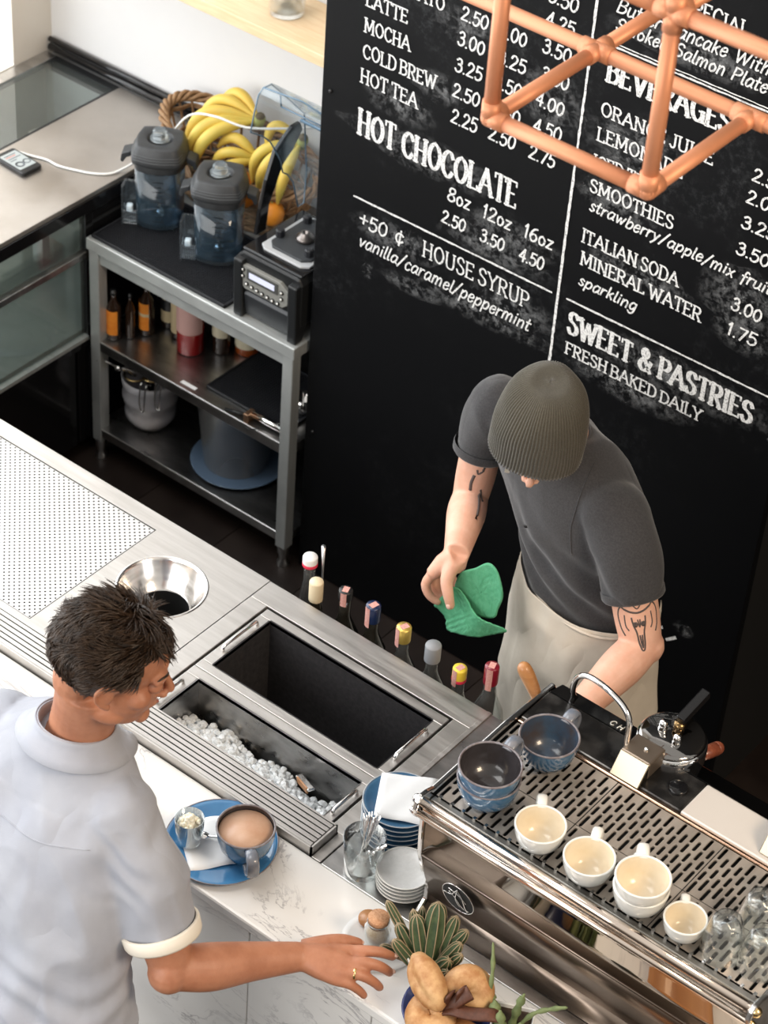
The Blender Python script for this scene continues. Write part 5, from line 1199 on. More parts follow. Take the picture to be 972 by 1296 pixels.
strap([(-.05, .0, .0), (-.048, .0, .07), (-.042, .005, .115)]); strap([(-.03, .02, .0), (-.03, .02, .08), (-.03, .022, .122)])
strap([(-.052, -.005, .07), (-.03, .0, .085), (.0, .01, .088), (.035, .03, .094), (.045, .045, .085)], .015, 'curved_strap', (0, 1, .4)); strap([(-.06, -.02, .05), (-.03, .01, .10), (-.015, .03, .118)], .014, 'cross_strap', (1, 0, 0))
b = B(); b.prism([(-.06, -.04), (.03, -.035), (.035, .03), (-.055, .03)], 'z', 0, .045); b.build('caddy_base', WOODM, t, bevel=.004)
# pot with rock and wooden bowl, seen mostly in the mirror panel
t = thing('rock_planter', 'white oval planter holding a grey stone, mostly below the picture edge', 'planter', (1.335, -.655, .9025), .1)
B().lathe([(.0001, 0), (.036, 0), (.044, .004), (.050, .042), (.047, .043), (.043, .034), (.0001, .032)], 30, sx=1.35, sy=.75).build('pot', mat('white_pot_glaze'), t)
B().lathe([(.0001, .036), (.044, .035), (.0001, .0355)], 20, sx=1.35, sy=.75).build('soil', SOIL, t)
b = B(); b.ball((0, 0, 0), 1, 16); b.v = [tuple(Vector(p) * (1 + .35 * mnoise.noise(Vector(p) * 1.3 + Vector((4, 0, 0)))) * 1.0) for p in b.v]; b.v = [(p[0] * .042, p[1] * .020, p[2] * .030 + .058) for p in b.v]
b.sm = [False] * len(b.f); b.build('stone', STONEM, t)
b = B(); b.v = []; b.ball((-.004, -.004, .062), (.011, .020, .026), 8); b.sm = [False] * len(b.f); b.build('white_stone', CERW, t)
t = thing('wooden_bowl', 'long wooden bowl lying on the marble below the picture edge', 'bowl', (1.54, -.675, .9025), .1)
B().lathe([(.0001, 0), (.06, 0), (.085, .02), (.098, .045), (.093, .046), (.078, .024), (.0001, .010)], 36, sx=1.15, sy=.85).build('bowl_wall', WOODM, t)
# ------------------------------------------------------------------ espresso machine
em = thing('espresso_machine', 'long chrome espresso machine with slotted cup tray standing on the steel counter', 'espresso machine', (1.22, -.36, .9))
MX0, MX1, TZ = .860, 1.588, 1.2370
def strip(name, prof, m, x0=MX0, x1=MX1, th=.003):
    b = B(); n = len(prof); v = []; f = []
    for x in (x0, x1):
        for y, z in prof: v.append((x, y, z))
    for i in range(n - 1): f.append((i, i + 1, n + i + 1, n + i))
    b.add(v, f, 0, True); o = b.build(name, m, em, w=True, solid=th, fix=False)
    return o
strip('top_roll', [(-.540, 1.222), (-.552, 1.236), (-.566, 1.232), (-.572, 1.220), (-.570, 1.208), (-.562, 1.199)], CHROME)
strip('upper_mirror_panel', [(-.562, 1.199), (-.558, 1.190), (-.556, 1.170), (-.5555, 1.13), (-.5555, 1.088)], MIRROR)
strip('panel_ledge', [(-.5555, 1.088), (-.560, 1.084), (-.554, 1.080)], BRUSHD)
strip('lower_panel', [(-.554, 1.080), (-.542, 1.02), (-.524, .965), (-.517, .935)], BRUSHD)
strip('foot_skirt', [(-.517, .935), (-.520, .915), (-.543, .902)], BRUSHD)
for y, z, r in ((-.572, 1.246, .0105), (-.581, 1.222, .0075)):
    b = B(); b.cyl((MX0 - .006, y, z), (MX1 + .006, y, z), r, n=20); b.build('cup_rail', mat('warm_chrome', (.86, .74, .64), .10, 1), em, w=True)
    for x in (MX0 - .012, MX1 + .012):
        b = B(); b.ball((x, y, z), r * 1.05, 14); b.cyl((x - .008, y, z), (x + .008, y, z), r * .7, n=12); b.build('rail_bolt', BRASS if x > 1 else CHROME, em, w=True)
endp = [(-.584, 1.250), (-.574, 1.262), (-.552, 1.258), (-.53, 1.250), (-.30, 1.252), (-.14, 1.240), (-.12, 1.20), (-.14, 1.12), (-.20, 1.06), (-.20, .95), (-.16, .905), (-.24, .901), (-.50, .901), (-.548, .901), (-.522, .925), (-.520, .965), (-.541, 1.02), (-.558, 1.085), (-.561, 1.15), (-.561, 1.195), (-.586, 1.213), (-.590, 1.235)]
for x0, x1 in ((MX0 - .012, MX0 - .001), (MX1 + .001, MX1 + .012)):
    B().prism(endp, 'x', x0, x1).build('end_panel', STEEL_D if x0 > 1 else CHROME, em, w=True, bevel=.003)
b = B(); b.box(MX0, MX1, -.510, -.20, .93, 1.215); b.build('body_shell', BLACK_M, em, w=True)
b = B(); b.box(MX0, MX1, -.548, -.534, 1.212, 1.2345); b.build('tray_front_lip', mat('matt_steel', (.30, .29, .27), .4, .9), em, w=True, bevel=.002)
# slotted cup tray with real slots
def slotted(x0, x1, y0, y1, z, px, py, hw, hl):
    nx = int((x1 - x0) / px); px = (x1 - x0) / nx; ny = int(round((y1 - y0) / py)); py = (y1 - y0) / ny; b = B()
    for i in range(nx):
        off = (i % 2) * py * .5; cx = x0 + (i + .5) * px
        for j in range(-1, ny + 1):
            ya, yb = y0 + j * py + off, y0 + (j + 1) * py + off
            if yb > y1 + .0001 or ya < y0 - .0001:
                a_, c_ = max(ya, y0), min(yb, y1)
                if c_ - a_ > .001: b.add([(cx - px / 2, a_, z), (cx + px / 2, a_, z), (cx + px / 2, c_, z), (cx - px / 2, c_, z)], [(0, 1, 2, 3)])
                continue
            cy = (ya + yb) / 2; L = hl * (1.0 if j % 3 else 1.25); v = []; f = []
            inn = []; 
            for k in range(5): a = PI * k / 4; inn.append((cx + hw * math.cos(a), cy + L - hw + hw * math.sin(a)))
            for k in range(5): a = PI + PI * k / 4; inn.append((cx + hw * math.cos(a), cy - L + hw + hw * math.sin(a)))
            out = [(cx + px / 2, cy + L - hw), (cx + px / 2, yb), (cx, yb), (cx - px / 2, yb), (cx - px / 2, cy + L - hw), (cx - px / 2, cy - L + hw), (cx - px / 2, ya), (cx, ya), (cx + px / 2, ya), (cx + px / 2, cy - L + hw)]
            v = [(p[0], p[1], z) for p in inn + out] + [(p[0], p[1], z - .0035) for p in inn]
            for k in range(10): l = (k + 1) % 10; f += [(k, 10 + k, 10 + l, l), (k, l, 20 + l, 20 + k)]
            b.add(v, f)
    return b
TRAYM = mat('tray_steel', (.58, .50, .43), .34, .7, (.68, .60, .52), 8, (6, 1, 1), .05, 60, rvar=.05)
xs = [MX0 + .002 + i * (MX1 - MX0 - .004) / 3 for i in range(4)]
for i in range(3):
    for (ya, yb, zz) in ((-.533, -.418, TZ), (-.4165, -.2745, TZ)):
        slotted(xs[i] + .001, xs[i + 1] - .001, ya, yb, zz, .0148, .036, .0036, .0140).build('tray_plate', TRAYM, em, w=True, fix=False)
b = B(); b.box(MX0, MX1, -.272, -.262, 1.225, 1.2405); b.build('tray_bead', mat('copper_bead', (.80, .55, .40), .2, 1), em, w=True, bevel=.003)
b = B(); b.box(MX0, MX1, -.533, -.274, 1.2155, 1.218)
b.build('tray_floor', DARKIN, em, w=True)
b = B()
for i in range(27): b.box(MX0 + .010 + i * .027, MX0 + .016 + i * .027, -.5365, -.5295, 1.226, 1.2395)
stuff(b.build('tray_pegs', CHROME, em, w=True))
B().box(MX0, 1.235, -.2615, -.165, 1.225, 1.2425).build('rear_dark_plate', mat('mottled_dark_steel', (.05, .048, .047), .22, .8, (.22, .21, .20), 18, bump=.15, ramp=(.4, .75)), em, w=True, bevel=.004)
B().box(1.236, MX1, -.2615, -.165, 1.225, 1.2425).build('rear_pale_plate', mat('pale_satin_steel', (.80, .74, .68), .45, .4), em, w=True, bevel=.004)
b = B(); b.lathe([(.019, 1.242), (.019, 1.2475), (.017, 1.249), (.0001, 1.249)], 28, (1.200, -.215, 0)); b.build('black_cap', BLACK_G, em, w=True)
# barista-side nose with white letters
B().prism([(-.165, 1.242), (-.115, 1.225), (-.11, 1.16), (-.165, 1.16)], 'x', MX0, MX1).build('barista_side_nose', mat('nose_dark_chrome', (.10, .10, .10), .1, 1), em, w=True, bevel=.003)
b = B()
for dx, g in ((.0, 'C'), (.018, 'H')):
    for s_ in GL[g][1]:
        pts = s_[1:] if s_[0] == 'c' else s_
        for i in range(len(pts) - 1):
            p, q = pts[i], pts[i + 1]; X = 1.000 + dx; k = .016
            P = Vector((X + p[0] * k, -.158 + p[1] * .018, 1.2425)); Q = Vector((X + q[0] * k, -.158 + q[1] * .018, 1.2425)); P.z -= (P.y + .165) * .34 - .0009; Q.z -= (Q.y + .165) * .34 - .0009
            b.tube([P, Q], .0012, 4)
b.build('white_lettering', CERW, em, w=True)
# logo oval
def lowy(z): return -.554 + (1.080 - z) / .06 * .012 if z > 1.02 else -.542 + (1.02 - z) / .055 * .018
lc = Vector((.950, lowy(1.024) - .0075, 1.022)); tilt = Matrix.Rotation(.22, 3, 'X'); 
b = B(); v = []; n = 36
for i in range(n): a = 2 * PI * i / n; v.append(lc + tilt @ Vector((.037 * math.cos(a), 0, .044 * math.sin(a))))
b.add(v, [tuple(range(n))]); b.build('logo_oval', mat('logo_black', (.006, .006, .006), .6), em, w=True, solid=.001)
b = B()
for P in ([(-.034, .0), (-.015, .004), (.0, .024), (-.006, -.004), (.004, -.020)], [(.0, .026), (.010, .010), (.016, -.012), (.022, -.024)], [(-.020, .010), (-.006, .0), (.010, -.018), (.026, -.018)], [(-.02, .018), (.004, .012), (.02, .0)]):
    b.tube([lc + tilt @ Vector((p.x, -.0022, p.y * 1.3)) for p in catmull([(q[0], q[1], 0) for q in P], 4)], .0013, 5)
b.build('logo_script', CHROME, em, w=True)
b = B(); b.tube([lc + tilt @ Vector((.0375 * math.cos(a), -.0010, .0445 * math.sin(a))) for a in [2 * PI * i / 36 for i in range(36)]], .0010, 5, closed=True); b.build('logo_ring', CHROME, em, w=True)
# group heads on the barista side
def group(cx, cy):
    b = B(); b.lathe([(.030, 1.12), (.034, 1.15), (.050, 1.165), (.064, 1.185), (.071, 1.215), (.0715, 1.245), (.069, 1.256), (.066, 1.258)], 44, (cx, cy, 0)); b.build('group_body', CHROME, em, w=True)
    b = B(); b.lathe([(.0001, 1.2655), (.060, 1.2655), (.064, 1.262), (.068, 1.258), (.066, 1.2555)][::-1], 44, (cx, cy, 0)); o = b.build('group_lid', mat('dark_polished_lid', (.28, .27, .26), .06, 1, bump=.04, bscale=14), em, w=True)
    for dx, dy in ((-.022, -.004), (.020, -.018)):
        b = B(); b.lathe([(.009, 1.2655), (.0095, 1.272), (.008, 1.2745), (.0075, 1.277), (.009, 1.281), (.0065, 1.289), (.0001, 1.291)], 18, (cx + dx, cy + dy, 0)); b.build('dome_nut', CHROME, em, w=True)
    m = Matrix.Rotation(math.atan2(.10, .006), 3, 'Z') @ Matrix.Rotation(-.25, 3, 'Y')
    b = B(); b.cbox((cx + .004, cy + .058, 1.300), (.085, .020, .020), 0, m); b.build('brew_paddle', BLACK_G, em, w=True, bevel=.003)
    b = B(); b.cyl((cx + .002, cy + .016, 1.266), (cx + .002, cy + .02, 1.285), .012, n=14); b.build('paddle_post', mat('bronze_dark', (.20, .13, .06), .2, 1), em, w=True)
    b = B(); b.box(cx - .045, cx + .022, cy - .118, cy - .060, 1.243, 1.285); b.build('group_block', mat('warm_satin_steel', (.30, .24, .19), .32, .8), em, w=True, bevel=.004)
    B().prism([(cy - .150, 1.243), (cy - .118, 1.285), (cy - .117, 1.243)], 'x', cx - .045, cx + .022).build('block_ramp', mat('bronze_steel', (.36, .30, .22), .25, 1), em, w=True, bevel=.002)
    b = B(); b.ball((cx - .006, cy - .088, 1.286), .0050, 10); b.build('block_screw', CHROME, em, w=True)
    b = B(); b.tube([(cx + .03, cy + .06, 1.175), (cx + .038, cy + .090, 1.171), (cx + .045, cy + .112, 1.170)], [.012, .014, .0145], 14); b.ball((cx + .046, cy + .115, 1.170), .0143, 12); b.build('portafilter_handle', WOODR, em, w=True)
    b = B(); b.lathe([(.037, 1.10), (.037, 1.13), (.030, 1.132)], 30, (cx, cy, 0)); b.build('portafilter_basket', CHROME, em, w=True)
group(1.122, -.120); group(1.448, -.100)
b = B(); P = [(1.075, -.205, 1.243), (1.073, -.200, 1.30), (1.070, -.185, 1.35), (1.045, -.165, 1.378), (1.005, -.140, 1.375), (.965, -.125, 1.345), (.945, -.12, 1.29), (.938, -.118, 1.22), (.935, -.116, 1.06)]
b.tube(catmull([(1.078, -.215, 1.243), (1.074, -.212, 1.290), (1.068, -.206, 1.330), (1.045, -.200, 1.352), (1.000, -.192, 1.362), (.950, -.178, 1.350), (.918, -.165, 1.315), (.905, -.148, 1.25), (.903, -.100, 1.18), (.903, -.095, 1.08)], 6), .0062, 12); b.build('steam_wand', CHROME, em, w=True)
b = B(); b.tube(catmull([(.852, -.176, 1.200), (.836, -.178, 1.232), (.815, -.181, 1.268), (.800, -.184, 1.292)], 4), [.0090, .0098, .0106, .0115, .0124, .0133, .0142, .0149, .0153, .0152, .0143, .0118, .0065], 16); b.build('steam_lever', WOODM, em, w=True)
for x in (MX0 + .05, MX1 - .05):
    for y in (-.49, -.22): b = B(); b.lathe([(.018, .9), (.016, .93)], 16, (x, y, 0)); b.build('foot', BLACK, em, w=True)
# ------------------------------------------------------------------ copper pendant frame
r_ = .0132
def pipe(pts, n='pipe'): B().tube(pts, r_, 18).build(n, COPPER, pf, w=True)
pf = thing('copper_pendant_frame', 'blurred copper pipe pendant frame of cubes hanging in front of the chalkboard', 'pendant frame', (.88, -.245, 2.6))
fx0, fx1, fy0, fy1, fz0, fz1 = .733, 1.035, -.391, -.095, 2.6, 2.905
for a, b_ in (((fx0, fy0, fz0), (fx1, fy0, fz0)), ((fx1, fy0, fz0), (fx1, fy1, fz0)), ((fx0, fy0, fz0), (fx0, fy1, fz0)), ((.10, fy1, fz0), (1.75, fy1, fz0)), ((fx0, fy1, fz0), (fx0, .22, fz0)),
              ((fx0, fy0, fz0), (fx0, fy0, fz1)), ((fx1, fy0, fz0), (fx1, fy0, fz1)), ((fx0, fy0, fz1), (fx1, fy0, fz1)), ((fx1, fy0, fz1), (fx1, fy1, fz1)), ((fx1, fy0, fz1), (1.40, fy0, fz1)), ((fx0, fy0, fz1), (fx0, fy1, fz1)), ((fx1, fy0, fz1), (fx1, fy0, 4.2)), ((fx0, fy0, fz1), (fx0, fy0, 4.2))): pipe([a, b_])
def joint(p, dirs):
    b = B(); b.ball(p, r_ * 1.25, 14)
    for d in dirs: P = Vector(p); d = Vector(d).normalized(); b.cyl(P, P + d * .030, r_ * 1.20, n=18)
    b.build('pipe_joint', COPPER, pf, w=True)
X, Y, Z = (1, 0, 0), (0, 1, 0), (0, 0, 1); nX, nY, nZ = (-1, 0, 0), (0, -1, 0), (0, 0, -1)
joint((fx0, fy0, fz0), (X, Y, Z)); joint((fx1, fy0, fz0), (nX, Y, Z)); joint((fx1, fy1, fz0), (nX, X, nY)); joint((fx0, fy1, fz0), (nX, X, nY, Y)); joint((fx1, fy0, fz1), (nX, X, Y, nZ, Z)); joint((fx0, fy0, fz1), (X, Y, nZ))

# ------------------------------------------------------------------ people
def organic(parts, voxel, smooth=3, factor=.5):
    me = parts.mesh('tmp'); o = D.objects.new('tmp', me); COL.objects.link(o)
    q = o.modifiers.new('r', 'REMESH'); q.mode = 'VOXEL'; q.voxel_size = voxel; q.use_smooth_shade = True
    if smooth: s = o.modifiers.new('s', 'SMOOTH'); s.iterations = smooth; s.factor = factor
    dg = bpy.context.evaluated_depsgraph_get(); dg.update()
    out = D.meshes.new_from_object(o.evaluated_get(dg)); D.objects.remove(o); return out
def put(me, name, m, parent, loc_from_parent=True):
    me.materials.clear()
    for q in (m if isinstance(m, (list, tuple)) else [m]): me.materials.append(q)
    o = D.objects.new(name, me); COL.objects.link(o); o.parent = parent
    if loc_from_parent: o.location = -Vector(parent.location)
    return o
def ell(c, a, w, d, n=36, tilt=None, p=2.3):
    a = Vector(a).normalized(); up = Vector(tilt or (0, 0, 1)).normalized(); f = up.cross(a).normalized(); out = []
    for i in range(n):
        t = 2 * PI * i / n; ca, sa = math.cos(t), math.sin(t)
        out.append(Vector(c) + a * w * math.copysign(abs(ca) ** (2 / p), ca) + f * d * math.copysign(abs(sa) ** (2 / p), sa))
    return out
def frame(f, u):
    f = Vector(f).normalized(); u = Vector(u); u = (u - f * f.dot(u)).normalized(); r = f.cross(u)
    return Matrix((r, f, u)).transposed()      # columns: right, forward, up
def xf(b, M, c):
    o = B(); o.v = [tuple(M @ Vector(p) + Vector(c)) for p in b.v]; o.f = b.f; o.m = b.m; o.sm = b.sm; return o
def join(dst, src): dst.add(src.v, src.f, 0, True)
def head_parts(jaw=1.0):
    b = B(); b.ball((0, -.052, -.045), (.050, .046, .055), 16); b.ball((0, .070, -.036), (.026, .026, .022), 12)
    b.ball((0, -.014, .034), (.075, .098, .086), 28); b.ball((0, .028, -.030), (.060 * jaw, .060, .082), 24); b.ball((0, .030, -.078), (.050 * jaw, .050, .034), 20)
    b.ball((0, .072, -.096), (.024, .018, .017), 12); b.ball((0, .070, -.052), (.032, .020, .030), 14)
    for s in (-1, 1):
        b.ball((.044 * s, .052, -.022), (.022, .026, .020), 12); b.ball((.050 * s, .012, -.075), (.012, .030, .018), 12)
        b.tube([(.048 * s, .072, .020), (.028 * s, .085, .026), (.006 * s, .088, .020)], [.007, .009, .008], 8)
        b.ball((.012 * s, .097, -.030), (.0085, .010, .0075), 10)
        # ear: outer helix, lobe, inner plate
        H = [(.074 * s, .012, .012), (.083 * s, .004, .026), (.089 * s, -.012, .028), (.091 * s, -.024, .014), (.088 * s, -.022, -.006), (.082 * s, -.008, -.024), (.076 * s, .006, -.030)]
        b.tube(catmull(H, 3), .0048, 8); b.ball((.077 * s, .002, -.028), (.006, .008, .009), 10); b.ball((.079 * s, -.006, 0), (.0055, .016, .024), 12)
    b.tube([(0, .084, .018), (0, .096, .0), (0, .108, -.020), (0, .108, -.028)], [.0075, .0078, .0090, .0095], 10)
    b.tube([(-.024, .076, -.061), (-.010, .089, -.057), (0, .090, -.059), (.010, .089, -.057), (.024, .076, -.061)], [.003, .0055, .005, .0055, .003], 8)
    b.tube([(-.022, .076, -.064), (0, .089, -.068), (.022, .076, -.064)], [.003, .0065, .003], 8)
    return b
def face_bits(parent, M, c, browm):
    for s in (-1, 1):
        o = xf(B().ball((.031 * s, .0755, .003), .0125, 14), M, c).build('eyeball', EYEW, parent, w=True)
        xf(B().ball((.031 * s, .0845, .002), (.0058, .0042, .0058), 12), M, c).build('iris', mat('brown_iris', (.03, .02, .015), .1), o).location = (0, 0, 0)
        b = B(); b.tube([(.019 * s, .083, .004), (.026 * s, .0885, .0105), (.034 * s, .0875, .010), (.043 * s, .079, .004)], .0022, 6); xf(b, M, c).build('eyelid', browm[1], parent, w=True)
        b = B(); b.tube([(.012 * s, .0945, .024), (.026 * s, .0920, .031), (.038 * s, .083, .030), (.047 * s, .073, .025)], [.0015, .0026, .0024, .001], 6); xf(b, M, c).build('eyebrow', browm[0], parent, w=True)
    b = B(); b.tube([(-.021, .080, -.062), (0, .0945, -.0615), (.021, .080, -.062)], [.0015, .0035, .0015], 6); xf(b, M, c).build('lips', LIP, parent, w=True)
def fingers(b, chains):
    for pts, rs in chains: b.tube(catmull(pts, 3), cat1(rs, 3), 12); b.ball(pts[-1], rs[-1], 10)
def wrinkle(me, amp, fn):
    vs = me.vertices; n = len(vs); co = [0.0] * (3 * n); vs.foreach_get('co', co); nr = [0.0] * (3 * n)
    me.update(); vs.foreach_get('normal', nr)
    for i in range(n):
        p = Vector(co[3 * i:3 * i + 3]); d = fn(p) * amp
        co[3 * i] += nr[3 * i] * d; co[3 * i + 1] += nr[3 * i + 1] * d; co[3 * i + 2] += nr[3 * i + 2] * d
    vs.foreach_set('co', co); me.update()

# ---- customer
cu = thing('person', 'man in white linen shirt at the bar reaching for the sugar jar', 'person', (.44, -1.17, 0))
NK = Vector((.385, -.995, 1.43)); HC = Vector((.453, -.977, 1.627))
MC = frame((.75, .60, -.24), (.17, .14, .96))
S_, E_, W_ = Vector((.530, -1.030, 1.350)), Vector((.672, -1.058, 1.050)), Vector((.795, -.838, .985))
body = B(); join(body, xf(head_parts(1.02), MC, HC))
nb = HC + MC @ Vector((0, -.030, -.05))
body.tube([nb, nb.lerp(NK, .5), NK, NK + Vector((-.01, -.03, -.10))], [.060, .058, .061, .10], 24)
body.loft([ell((.37, -1.045, 1.30), (1, 0, 0), .12, .06), ell((.37, -1.02, 1.37), (1, 0, 0), .10, .05)])
body.tube(catmull([S_ + Vector((-.09, 0, -.03)), S_ + Vector((-.01, 0, -.02)), S_.lerp(E_, .35), S_.lerp(E_, .7), E_], 5), cat1([.036, .040, .046, .047, .042], 5), 20)
FA = [E_ + Vector((-.004, -.012, .01)), E_.lerp(W_, .25) + Vector((.006, 0, .002)), E_.lerp(W_, .6), W_]
body.ball(E_ + Vector((.002, -.014, .004)), .040, 16)
body.tube(catmull(FA, 6), cat1([.040, .046, .038, .0285], 6), 20, flat=.9)
K = [(.861, -.763, .985), (.879, -.788, .988), (.885, -.809, .983), (.880, -.827, .973)]
# palm: flattened bridges from wrist to each knuckle
for k, r in zip(K, (.0165, .0165, .0155, .014)): body.tube([W_ + Vector((0, 0, .0)), W_.lerp(Vector(k), .5), k], [.023, .020, r * .85], 14)
body.tube([W_, (.835, -.805, .982), (.868, -.79, .982)], [.026, .027, .020], 14)
fingers(body, [
    ([K[0], (.880, -.750, .990), (.902, -.728, .984), (.918, -.708, .966)], [.0128, .0118, .0108, .0092]),
    ([K[1], (.900, -.772, .992), (.922, -.752, .980), (.934, -.736, .958)], [.0132, .0120, .0108, .0094]),
    ([K[2], (.906, -.795, .983), (.926, -.780, .967), (.936, -.768, .945)], [.0125, .0112, .0102, .0090]),
    ([K[3], (.898, -.816, .968), (.912, -.804, .952), (.921, -.796, .935)], [.0112, .0100, .0092, .0082]),
    ([W_ + Vector((-.006, .020, -.004)), (.810, -.782, .985), (.830, -.752, .982), (.850, -.728, .968)], [.022, .0170, .0135, .0112])])
# left arm hangs down at his other side
LS = Vector((.19, -1.03, 1.36))
body.tube(catmull([LS + Vector((.08, 0, -.03)), LS + Vector((.01, 0, -.02)), (.13, -1.04, 1.20), (.11, -1.03, 1.07), (.14, -.93, 1.00), (.20, -.84, .960)], 5), cat1([.036, .040, .045, .040, .036, .027], 5), 18)
LW = Vector((.20, -.84, .960))
LKn = [(.265, -.765, .945), (.250, -.755, .947), (.232, -.750, .946), (.214, -.752, .943)]
for k in LKn: body.tube([LW, LW.lerp(Vector(k), .5), k], [.022, .018, .013], 12)
fingers(body, [([k, Vector(k) + Vector((.012, .030, -.006)), Vector(k) + Vector((.020, .055, -.022))], [.0105, .0095, .008]) for k in LKn])
fingers(body, [([LW + Vector((.015, .0, 0)), (.245, -.80, .945), (.275, -.775, .930), (.290, -.755, .920)], [.018, .014, .011, .009])])
bm_c = organic(body, .0036, 4)
cb = put(bm_c, 'body', SKINC, cu)
face_bits(cu, MC, HC, (HAIR, SKINC))
for s in (-1, 1): xf(B().ball((.031 * s, .0765, .0045), .0145, 14), MC, HC).build('lowered_eyelid', SKINC, cu, w=True)
# finger nails and ring
for tip, d in (((.918, -.708, .966), (.55, .7, -.45)), ((.934, -.736, .958), (.5, .65, -.55)), ((.850, -.728, .968), (.6, .7, -.4))):
    d = Vector(d).normalized(); up = Vector((.1, -.2, 1)); up = (up - d * up.dot(d)).normalized(); rr2 = d.cross(up)
    c = Vector(tip) + up * .0072 + d * .003; M3 = Matrix((rr2, d, up)).transposed()
    B().ball(c, (.0050, .0062, .0016), 10, rot=M3).build('finger_nail', NAIL, cu, w=True)
b = B(); ra, rb_ = Vector((.885, -.807, .983)), Vector((.906, -.795, .983)); rc = ra.lerp(rb_, .62); dd = (rb_ - ra).normalized()
b.tube([rc - dd * .0028, rc + dd * .0028], [.0124, .0124], 20); b.build('wedding_ring', GOLD, cu, w=True)
# shirt
sh = B()
A_ = (1, -.02, 0)
sh.loft([ell(c, A_, w, d) for c, w, d in (((.44, -1.185, .845), .205, .135), ((.43, -1.170, .95), .198, .135), ((.405, -1.135, 1.08), .192, .130), ((.38, -1.085, 1.22), .205, .128), ((.365, -1.045, 1.32), .205, .118), ((.362, -1.025, 1.375), .178, .098), ((.368, -1.01, 1.415), .125, .080), ((.378, -1.0, 1.435), .085, .070))])
sh.ball(S_ + Vector((-.018, 0, -.012)), (.078, .075, .070), 20); sh.ball(LS + Vector((.015, 0, -.012)), (.075, .075, .070), 20)
CUF = S_.lerp(E_, .735)
sh.tube(catmull([S_ + Vector((-.03, 0, 0)), S_.lerp(E_, .3), S_.lerp(E_, .55), CUF], 5), cat1([.074, .074, .069, .066], 5), 28)
sh.tube(catmull([LS, (.13, -1.04, 1.22), (.12, -1.04, 1.12)], 5), cat1([.074, .07, .066], 5), 24)
ms = organic(sh, .0065, 6)
def wrk(p):
    w = 0
    q = Vector((p.x * 5.5 + p.z * 2.5, p.y * 4.0, p.z * 3.2 - p.x * 2.0))
    n1 = mnoise.noise(q * 1.5); w += (1 - abs(n1) * 3.0) * .9
    w += mnoise.noise(Vector((p.x * 16 - p.z * 8, p.y * 9, p.z * 9 + p.x * 5))) * .5
    v = (p.z - 1.02)
    w += .9 * max(0, 1 - abs(v) / .16) * math.sin(p.z * 95 + 22 * p.x + 5 * mnoise.noise(p * 6)) * .45
    d = (p - S_.lerp(E_, .25)).length
    w += .7 * max(0, 1 - d / .13) * math.sin((p.z * .8 + p.x * .6) * 170 + 4 * mnoise.noise(p * 9))
    if p.y < -1.05 and p.z < 1.33: w += .9 * math.sin(p.x * 46 + 3.0 * mnoise.noise(p * 3.5) + p.z * 5) * min(1, (1.33 - p.z) * 6) * (.6 + mnoise.noise(p * 4))
    return w * (.45 if p.z > 1.36 else 1)
wrinkle(ms, .0080, wrk)
for pl in ms.polygons: pl.use_smooth = True
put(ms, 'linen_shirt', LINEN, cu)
ax = (E_ - S_).normalized()
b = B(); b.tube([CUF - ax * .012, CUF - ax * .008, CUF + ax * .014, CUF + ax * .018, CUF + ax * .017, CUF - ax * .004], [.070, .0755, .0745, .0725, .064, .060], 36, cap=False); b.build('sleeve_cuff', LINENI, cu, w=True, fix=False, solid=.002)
u1 = ax.orthogonal().normalized(); w1 = ax.cross(u1)
b = B(); pth = [S_.lerp(E_, .02) + Vector((-.012, 0, .0)) + (u1 * math.cos(a) + w1 * math.sin(a)) * .0765 for a in [2 * PI * i / 40 for i in range(40)]]
# collar band + folded collar
def collar(b, z0, z1, flare, rx, ry, a0, a1, n=40, th=.0028):
    v = []; f = []
    for i in range(n + 1):
        a = a0 + (a1 - a0) * i / n; e = abs(2 * i / n - 1)
        for q in range(5):
            t = q / 4; z = z0 + (z1 - z0) * t - flare[1] * t * (e ** 3); r = 1 + flare[0] * t * t
            v.append((NK.x - .004 + rx * r * math.sin(a), NK.y - .006 + ry * r * math.cos(a) - .0, z + .028 * (-math.cos(a)) * .5))
    for i in range(n):
        for q in range(4): f.append((i * 5 + q, i * 5 + q + 1, i * 5 + 5 + q + 1, i * 5 + 5 + q))
    b.add(v, f, 0, True)
b = B(); collar(b, 1.425, 1.462, (.03, .006), .070, .066, -PI * .02 + .35, 2 * PI - .35); b.build('collar_stand', LINEN, cu, w=True, fix=False, solid=.003)
b = B(); collar(b, 1.462, 1.424, (.55, .028), .0725, .068, .42, 2 * PI - .42); b.build('collar_fold', LINEN, cu, w=True, fix=False, solid=.003)
# yoke seam stitched across the back: small puckers
from mathutils.bvhtree import BVHTree
bs = BVHTree.FromPolygons([v.co for v in ms.vertices], [tuple(p.vertices) for p in ms.polygons])
def seam(name, pts, r, m, parent, tree, center):
    b = B(); P = []
    for p in catmull(pts, 8):
        c = Vector(center(p)); d = (p - c).normalized(); h = tree.ray_cast(c + d * .4, -d)
        if h[0] is not None: P.append(h[0] + d * r * .35)
    if len(P) > 2: b.tube(P, r, 5); b.build(name, m, parent, w=True)
seam('yoke_seam', [Vector((.20, -1.20, 1.33)), Vector((.30, -1.22, 1.325)), Vector((.42, -1.22, 1.325)), Vector((.53, -1.16, 1.335))], .0012, LINEN, cu, bs, lambda p: (p.x, -1.03, 1.30))
0 and seam('armhole_seam', [Vector((.475, -.92, 1.30)), Vector((.50, -.98, 1.42)), Vector((.505, -1.06, 1.42)), Vector((.50, -1.14, 1.33)), Vector((.50, -1.17, 1.24))], .0014, LINEN, cu, bs, lambda p: (.50, -1.04, 1.30))
